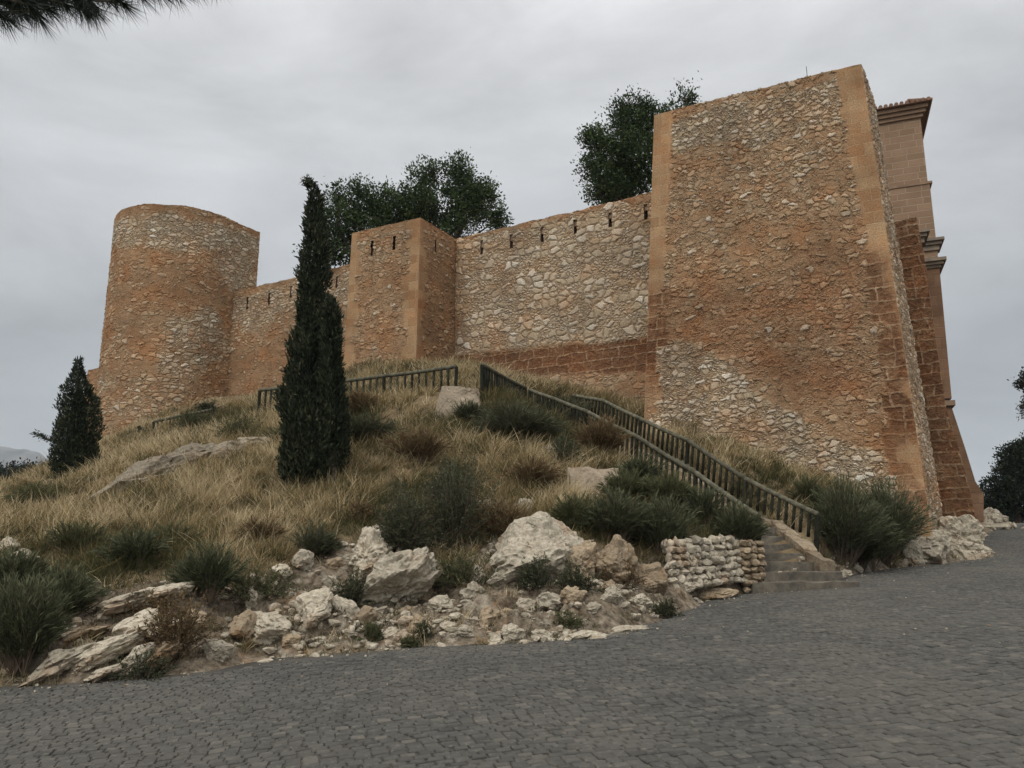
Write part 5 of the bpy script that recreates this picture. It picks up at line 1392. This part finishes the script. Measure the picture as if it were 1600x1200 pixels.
# cypresses
def cypress(prof, Y0, px0, label, n, tip=None, extra=None, seed=1, group=None):
    """prof: rows (py, left px, right px) of the outline"""
    base = hit(px0, prof[-1][0]); 
    pb = at(px0, prof[-1][0], Y0); g0 = ground(pb[0], Y0)
    t = empty('cypress', (pb[0], Y0, g0)); tag(t, label, 'cypress', group)
    rg = np.random.default_rng(seed)
    z = np.array([at(px0, r[0], Y0)[2] for r in prof]); xl = np.array([at(r[1], r[0], Y0)[0] for r in prof]); xr = np.array([at(r[2], r[0], Y0)[0] for r in prof])
    o_ = np.argsort(z); z, xl, xr = z[o_], xl[o_], xr[o_]
    zz = rg.uniform(z[0], z[-1], n * 3); c = (np.interp(zz, z, xl) + np.interp(zz, z, xr)) / 2; r = (np.interp(zz, z, xr) - np.interp(zz, z, xl)) / 2
    keep = rg.random(n * 3) < np.clip(r / r.max(), .12, 1); zz, c, r = zz[keep][:n], c[keep][:n], r[keep][:n]; m_ = len(zz)
    a = rg.uniform(0, 6.28, m_); lump = .70 + .55 * vn2(a * 1.3 + 7, zz * 1.7, 33 + seed) + .14 * (vn2(a * 4, zz * 6, 34) - .5) 
    hf = np.clip((zz - z[0]) / (z[-1] - z[0]), 0, 1); lump = lump + (vn2(a * 2 + 3, zz * 7, 35) - .5) * .7 * hf
    rad = r * (1 - .5 * rg.random(m_) ** 1.8) * lump * (1 + .06 * rg.normal(size=m_))
    P = np.column_stack([c + rad * np.cos(a), Y0 + rad * np.sin(a), zz - .05])
    D = np.column_stack([np.cos(a) * .5, np.sin(a) * .5, np.ones(m_)]) + rg.normal(size=(m_, 3)) * .42
    L = rg.uniform(.06, .16, m_)
    
    V, F, A = leaves(P, D, L, L * .30, np.clip(.45 * lump + .28 * rg.normal(size=m_), 0, 1), seed)
    mk('foliage', V - np.array(t.location), F, M['cyp'], t, {'rnd': A})
    b = MB(); k = np.arange(len(z)); cc = (xl + xr) / 2; rc_ = np.maximum((xr - xl) / 2 * .50 * sstep(.98, .5, (z - z[0]) / (z[-1] - z[0])), .012)
    q = slice(0, len(z) - 1); b.tube(np.column_stack([cc[q], np.full(len(cc[q]), Y0), z[q]]), rc_[q], 12, .2); b.build('inner_foliage', M['cyp'], t)
    b = MB(); b.tube([(cc[0], Y0, g0 - .1), (cc[0], Y0, z[0] + .4), (cc[-1], Y0, z[-1] - .3)], [.09, .08, .01], 8); b.build('trunk', M['bark'], t)
    if extra is not None:
        for pp in extra:
            b = MB(); Q = np.array([at(x, y, Y0 - .1) for x, y in pp]); b.tube(Q, np.linspace(.02, .008, len(Q)), 6)
            bo = b.build('branch', M['bark'], t)
            f = rg.uniform(0.35, 1, 260); C = np.column_stack([np.interp(f, np.linspace(0, 1, len(Q)), Q[:, k]) for k in range(3)]) + rg.normal(size=(260, 3)) * .05
            V, F, A = leaves(C, (Q[-1] - Q[0]) + rg.normal(size=(260, 3)) * .5, rg.uniform(.05, .12, 260), np.full(260, .03), rg.random(260), 3)
            lo = mk('sprig', V - np.array(t.location), F, M['cyp'], t, {'rnd': A})
    return t
cypress([(284, 480, 486), (295, 484, 496), (310, 486, 503), (330, 479, 506), (360, 477, 508), (400, 474, 512), (430, 470, 512), (455, 468, 508), (470, 467, 507), (500, 464, 508), (530, 458, 515), (560, 453, 520), (600, 447, 528), (640, 440, 536), (680, 434, 540), (715, 434, 538), (740, 440, 530), (757, 452, 515)],
        16.8, 485, 'tallest dark cypress with a thin bent top in the middle of the slope', 26000, seed=4, extra=[[(489, 292), (484, 285), (478, 282)]])
c2 = cypress([(461, 515, 519), (475, 511, 524), (500, 506, 530), (540, 503, 532), (580, 502, 534), (620, 502, 538), (660, 504, 542), (700, 504, 540)],
        16.5, 522, 'smaller cypress growing tight against the right side of the tallest cypress', 9000, seed=9)
cypress([(559, 118, 127), (572, 117, 130), (590, 113, 133), (605, 106, 143), (630, 99, 148), (655, 94, 149), (680, 90, 151), (705, 88, 152), (730, 88, 150), (750, 94, 148), (768, 104, 138)],
        24.5, 122, 'short broad cypress at the left in front of the round tower', 15000, seed=6, extra=[[(95, 690), (75, 686), (54, 676)]])

# broadleaf trees
def crown_tree(name, label, base, lobes, n, leaf, mat, seed, group=None, cat='tree', trunk_r=.16, drop=.35, up=.25, clump=34, sig=.20):
    """lobes: (x, y, z, r, vertical factor) in world metres. Clumps of leaves round twig ends spread through the lobes"""
    rg = np.random.default_rng(seed); base = np.array(base, float)
    t = empty(name, base); tag(t, label, cat, group)
    lob = np.array(lobes, float); wgt = lob[:, 3] ** 2; wgt /= wgt.sum()
    nc = n // clump; li = rg.choice(len(lob), nc, p=wgt)
    d = rg.normal(size=(nc, 3)); d /= np.linalg.norm(d, axis=1)[:, None]
    rr = (rg.random(nc) ** .42) * (1 + .10 * rg.normal(size=nc))
    C = lob[li, :3] + d * (lob[li, 3] * rr)[:, None] * np.column_stack([np.ones(nc), np.ones(nc), lob[li, 4]])
    keep = fbm3(C, .9, seed + 3, 3) > drop; C, d = C[keep], d[keep]; nc = len(C)
    idx = np.repeat(np.arange(nc), clump); N = len(idx)
    off = rg.normal(size=(N, 3)) * sig * rg.uniform(.5, 1.3, nc)[idx][:, None]
    D = d[idx] * .7 + rg.normal(size=(N, 3)) * .7 + [0, 0, up]
    P = C[idx] + off
    shade = rg.uniform(.1, .8, nc)[idx]
    L = leaf * rg.uniform(.6, 1.3, N)
    V, F, A = leaves(P, D, L, L * .5, np.clip(shade + .18 * rg.normal(size=N), 0, 1), seed)
    mk('crown', V - base, F, M[mat], t, {'rnd': A})
    b = MB(); cen = lob[:, :3].mean(0); fork = base + (cen - base) * .45
    b.tube([base - [0, 0, .4], base + (fork - base) * .5 + rg.normal(size=3) * .08, fork], [trunk_r * 1.2, trunk_r, trunk_r * .8], 9)
    for k in range(len(lob)):
        mid = (fork + lob[k, :3]) / 2 + rg.normal(size=3) * .2; b.tube([fork, mid, lob[k, :3]], [trunk_r * .55, trunk_r * .35, trunk_r * .15], 6, 0, False)
        sel = np.nonzero(np.linalg.norm(C - lob[k, :3], axis=1) < lob[k, 3] * 1.2)[0]
        for q in rg.choice(sel, min(len(sel), 14), replace=False) if len(sel) else []:
            m2 = (lob[k, :3] + C[q]) / 2 + rg.normal(size=3) * .08; b.tube([lob[k, :3], m2, C[q]], [trunk_r * .15, trunk_r * .10, .008], 5, 0, False)
    b.build('trunk', M['bark'], t)
    return t
def lobes_px(L, Y): return [(*at(x, y, Y + dy), r * (Y + dy) / FPX, vf) for x, y, r, vf, dy in L]
yz = HT - 1.6
b0 = at(555, 400, 35); crown_tree('broadleaf_tree', 'smaller dark green tree right behind the tip of the tallest cypress', (b0[0], 35, yz), lobes_px([(530, 345, 44, 1, 0), (575, 325, 40, 1, .5), (510, 385, 36, 1, 0), (600, 355, 40, 1, .5), (560, 300, 20, 1, 0), (525, 305, 16, 1, 0), (550, 380, 45, 1, 0), (610, 320, 34, 1, 1), (615, 360, 36, 1, 1)], 35), 22000, .15, 'treeleaf', 11)
b0 = at(700, 360, 36); crown_tree('broadleaf_tree', 'widest dark green tree rising behind the middle tower', (b0[0], 36, yz), lobes_px([(660, 310, 46, 1, 0), (705, 292, 46, 1, .4), (745, 325, 40, 1, 0), (775, 345, 24, .9, 0), (640, 340, 34, 1, 0), (700, 345, 50, 1, 0), (668, 275, 22, 1, 0), (720, 265, 20, 1, .3), (752, 300, 22, 1, 0)], 36), 30000, .15, 'treeleaf', 12)
b0 = at(975, 300, 31); crown_tree('broadleaf_tree', 'dark tree standing behind the wall against the left side of the tallest tower', (b0[0], 31, yz), lobes_px([(955, 230, 46, 1, 0), (990, 195, 44, 1, .3), (950, 285, 36, .9, 0), (1000, 250, 50, 1, 0), (928, 215, 20, 1, 0), (1010, 165, 26, 1, .2), (975, 175, 20, 1, 0), (925, 262, 20, 1, 0), (1040, 200, 40, 1, .4), (1072, 158, 20, 1, .4), (975, 300, 40, .9, .3), (935, 305, 22, .9, 0)], 31), 30000, .14, 'treeleaf', 13)
# pines at the right edge beyond the crest
b0 = at(1590, 815, 52); gz = ground(b0[0], 52); crown_tree('pine_tree', 'dark pine behind the crest of the road at the right edge', (b0[0], 52, gz), lobes_px([(1592, 720, 32, .9, 0), (1575, 765, 34, .8, 0), (1555, 790, 18, .7, 0), (1610, 780, 40, .8, 0), (1620, 720, 40, .9, 0), (1566, 730, 14, 1, 0)], 52), 30000, .20, 'pine', 14, cat='pine tree', drop=.32)
b0 = at(1700, 800, 34); crown_tree('pine_tree', 'tall pine whose branch reaches in at the right edge above the road', (b0[0], 34, ground(b0[0], 34)), lobes_px([(1597, 600, 11, 1.2, 0), (1608, 590, 14, 1, 0), (1600, 635, 12, 1.5, 0), (1650, 600, 50, .8, 0), (1720, 520, 80, .7, 0), (1700, 620, 60, .7, 0)], 34), 24000, .12, 'pine', 15, cat='pine tree', drop=.3, clump=24, sig=.10)
for k, (x, y, r, Y_, lb) in enumerate([(1552, 800, 16, 60, 'low dark bush tree between the last buttress and the pine'), (1578, 805, 14, 64, 'small dark tree at the foot of the right edge pine')]):
    b0 = at(x, y + 14, Y_); crown_tree('distant_tree', lb, (b0[0], Y_, b0[2] - 1.5), lobes_px([(x, y, r, .9, 0), (x + r * .8, y + 4, r * .7, .8, 0), (x - r * .6, y + 6, r * .6, .8, 0)], Y_), 5000, .22, 'pine', 30 + k)
for k, (x, y, r, Y_, lb) in enumerate([(20, 745, 24, 95, 'dark tree far behind the slope at the left edge'), (52, 745, 20, 90, 'dark tree far behind the slope left of the short cypress'), (-20, 750, 30, 92, 'dark tree cut by the left edge of the picture'), (72, 742, 12, 88, 'smallest far dark tree beside the short cypress')]):
    b0 = at(x, y + 40, Y_); crown_tree('distant_tree', lb, (b0[0], Y_, b0[2]), lobes_px([(x, y, r, .8, 0), (x + r * .8, y + 5, r * .7, .8, 1), (x - r * .7, y + 6, r * .7, .8, -1)], Y_), 7000, .34, 'pine', 40 + k, sig=.4)

# mountain on the left horizon
mp_ = [(-260, 760), (-160, 715), (-80, 700), (-30, 693), (10, 694), (42, 699), (58, 706), (70, 716), (84, 730), (110, 748), (150, 775), (220, 830)]
MX, MY = np.meshgrid(np.linspace(-1, 1, 90), np.linspace(0, 1, 40))
ridge = np.array([at(x, y, 3000.) for x, y in mp_])
xs_ = np.linspace(ridge[0][0], ridge[-1][0], 160); rz_ = np.interp(xs_, ridge[:, 0], ridge[:, 2]) + (fbm(xs_ / 40, xs_ * 0, 5, 4) - .5) * 22
vs = np.linspace(-1, 1, 60)
XX, VV = np.meshgrid(xs_, vs)
HH = rz_[None] * (1 - np.abs(VV)) ** .8 + (fbm(XX / 70, VV * 8, 6, 4) - .5) * 60 * (1 - np.abs(VV)) * np.abs(VV) * 3 - 60 * np.abs(VV)
YY = 3000 + VV * 900
n2, n1 = XX.shape; i, j = np.meshgrid(np.arange(n2 - 1), np.arange(n1 - 1), indexing='ij')
F = np.stack([i * n1 + j, i * n1 + j + 1, (i + 1) * n1 + j + 1, (i + 1) * n1 + j], -1).reshape(-1, 4)
m = NT('mountain_rock', .95, .1); P_ = m.n('ShaderNodeTexCoord').outputs['Object']
m.col(m.mix(m.rng(m.noise(P_, .012, 6, .65), .4, .6), (.035, .042, .034), (.11, .10, .09)))
o = mk('hills', np.column_stack([XX.ravel(), YY.ravel(), HH.ravel()]), F, m.m, None, None, True); tag(o, kind='structure')

# pine overhanging at the upper left, its trunk out of view to the left
def pine_near():
    rg = np.random.default_rng(8)
    t = empty('pine_tree', (-6.6, 2.2, -.3)); tag(t, 'pine branch with long needles hanging in at the upper left corner', 'pine tree')
    b = MB(); b.tube([(-6.6, 2.2, -.5), (-6.55, 2.2, 1.8), (-6.4, 2.3, 3.6), (-6.5, 2.4, 7)], [.16, .14, .12, .07], 10); b.build('trunk', M['bark'], t)
    main = np.array([(-6.4, 2.3, 3.3), (-5.2, 2.5, 3.5), (-4.2, 2.65, 3.75), (-3.2, 2.9, 3.98), (-2.6, 3.0, 4.05), (-2.0, 3.05, 4.05), (-1.55, 3.1, 4.06), (-1.2, 3.1, 4.10)])
    b = MB(); b.tube(main, [.06, .055, .05, .04, .03, .02, .012, .006], 7); b.build('branch', M['bark'], t)
    Ps, Ds, Ls, Rs = [], [], [], []; tw = MB()
    tips = [(-5, 18, 0), (20, 12, .1), (48, 8, -.1), (75, 14, .1), (100, 6, 0), (125, 10, .1), (148, 14, -.1), (168, -2, .05), (190, 4, 0), (215, -12, 0), (245, -14, .05), (275, -14, 0), (305, -28, 0), (335, -30, 0), (0, -20, .2), (30, -25, .15), (62, -20, .1), (90, -25, .2), (130, -26, .1), (160, -30, .1), (200, -34, .1), (-30, 20, 0), (-50, -10, 0), (10, 30, -.15), (58, 24, .2), (136, 18, .2), (35, 20, .3), (85, 2, .3), (240, -36, .1), (10, 0, .4), (60, -4, .35), (110, -10, .3)]
    for x, y, dy in tips:
        p = at(x, y, 3.0 + dy); k = np.argmin(np.linalg.norm(main - p, axis=1)); src = main[max(k - 1, 0)] if k else main[0]
        mid = (src + p) / 2 + rg.normal(size=3) * .04; tw.tube([src, mid, p], [.010, .007, .004], 5, 0, False)
        ax = (p - mid) / np.linalg.norm(p - mid); ax = ax * .5 + [rg.uniform(-.1, .4), 0, -.45]; ax /= np.linalg.norm(ax)
        n = 190; f = rg.uniform(-.13, 0.01, n); P = p + ax * f[:, None]
        d = rg.normal(size=(n, 3)) * .42 + ax * 1.0
        Ps.append(P); Ds.append(d); Ls.append(rg.uniform(.09, .145, n)); Rs.append(rg.random(n) * .6)
    V, F4, F3, A = blades(np.concatenate(Ps), np.concatenate(Ds), np.concatenate(Ls), np.full(sum(map(len, Ls)), .0030), np.concatenate(Rs), 2, .06, .1)
    mk('needles', V - np.array(t.location), [F4, F3], M['pine'], t, {'rnd': A}); tw.build('twigs', M['bark'], t)
pine_near()

# thin air between the camera and the far mountain
hb = MB(); hb.hexa([(-6200, -3200, -56), (6200, -3200, -56), (6200, 9300, -56), (-6200, 9300, -56), (-6200, -3200, 520), (6200, -3200, 520), (6200, 9300, 520), (-6200, 9300, 520)])
hm = bpy.data.materials.new('haze'); hm.use_nodes = True; hn = hm.node_tree; hn.nodes.clear()
ho = hn.nodes.new('ShaderNodeOutputMaterial'); hv = hn.nodes.new('ShaderNodeVolumePrincipled')
hv.inputs['Color'].default_value = (.86, .93, 1, 1); hv.inputs['Density'].default_value = .00016; hv.inputs['Anisotropy'].default_value = 0
hn.links.new(hv.outputs[0], ho.inputs['Volume'])
o = hb.build('haze', hm); tag(o, kind='stuff')
SC.cycles.volume_bounces = 0
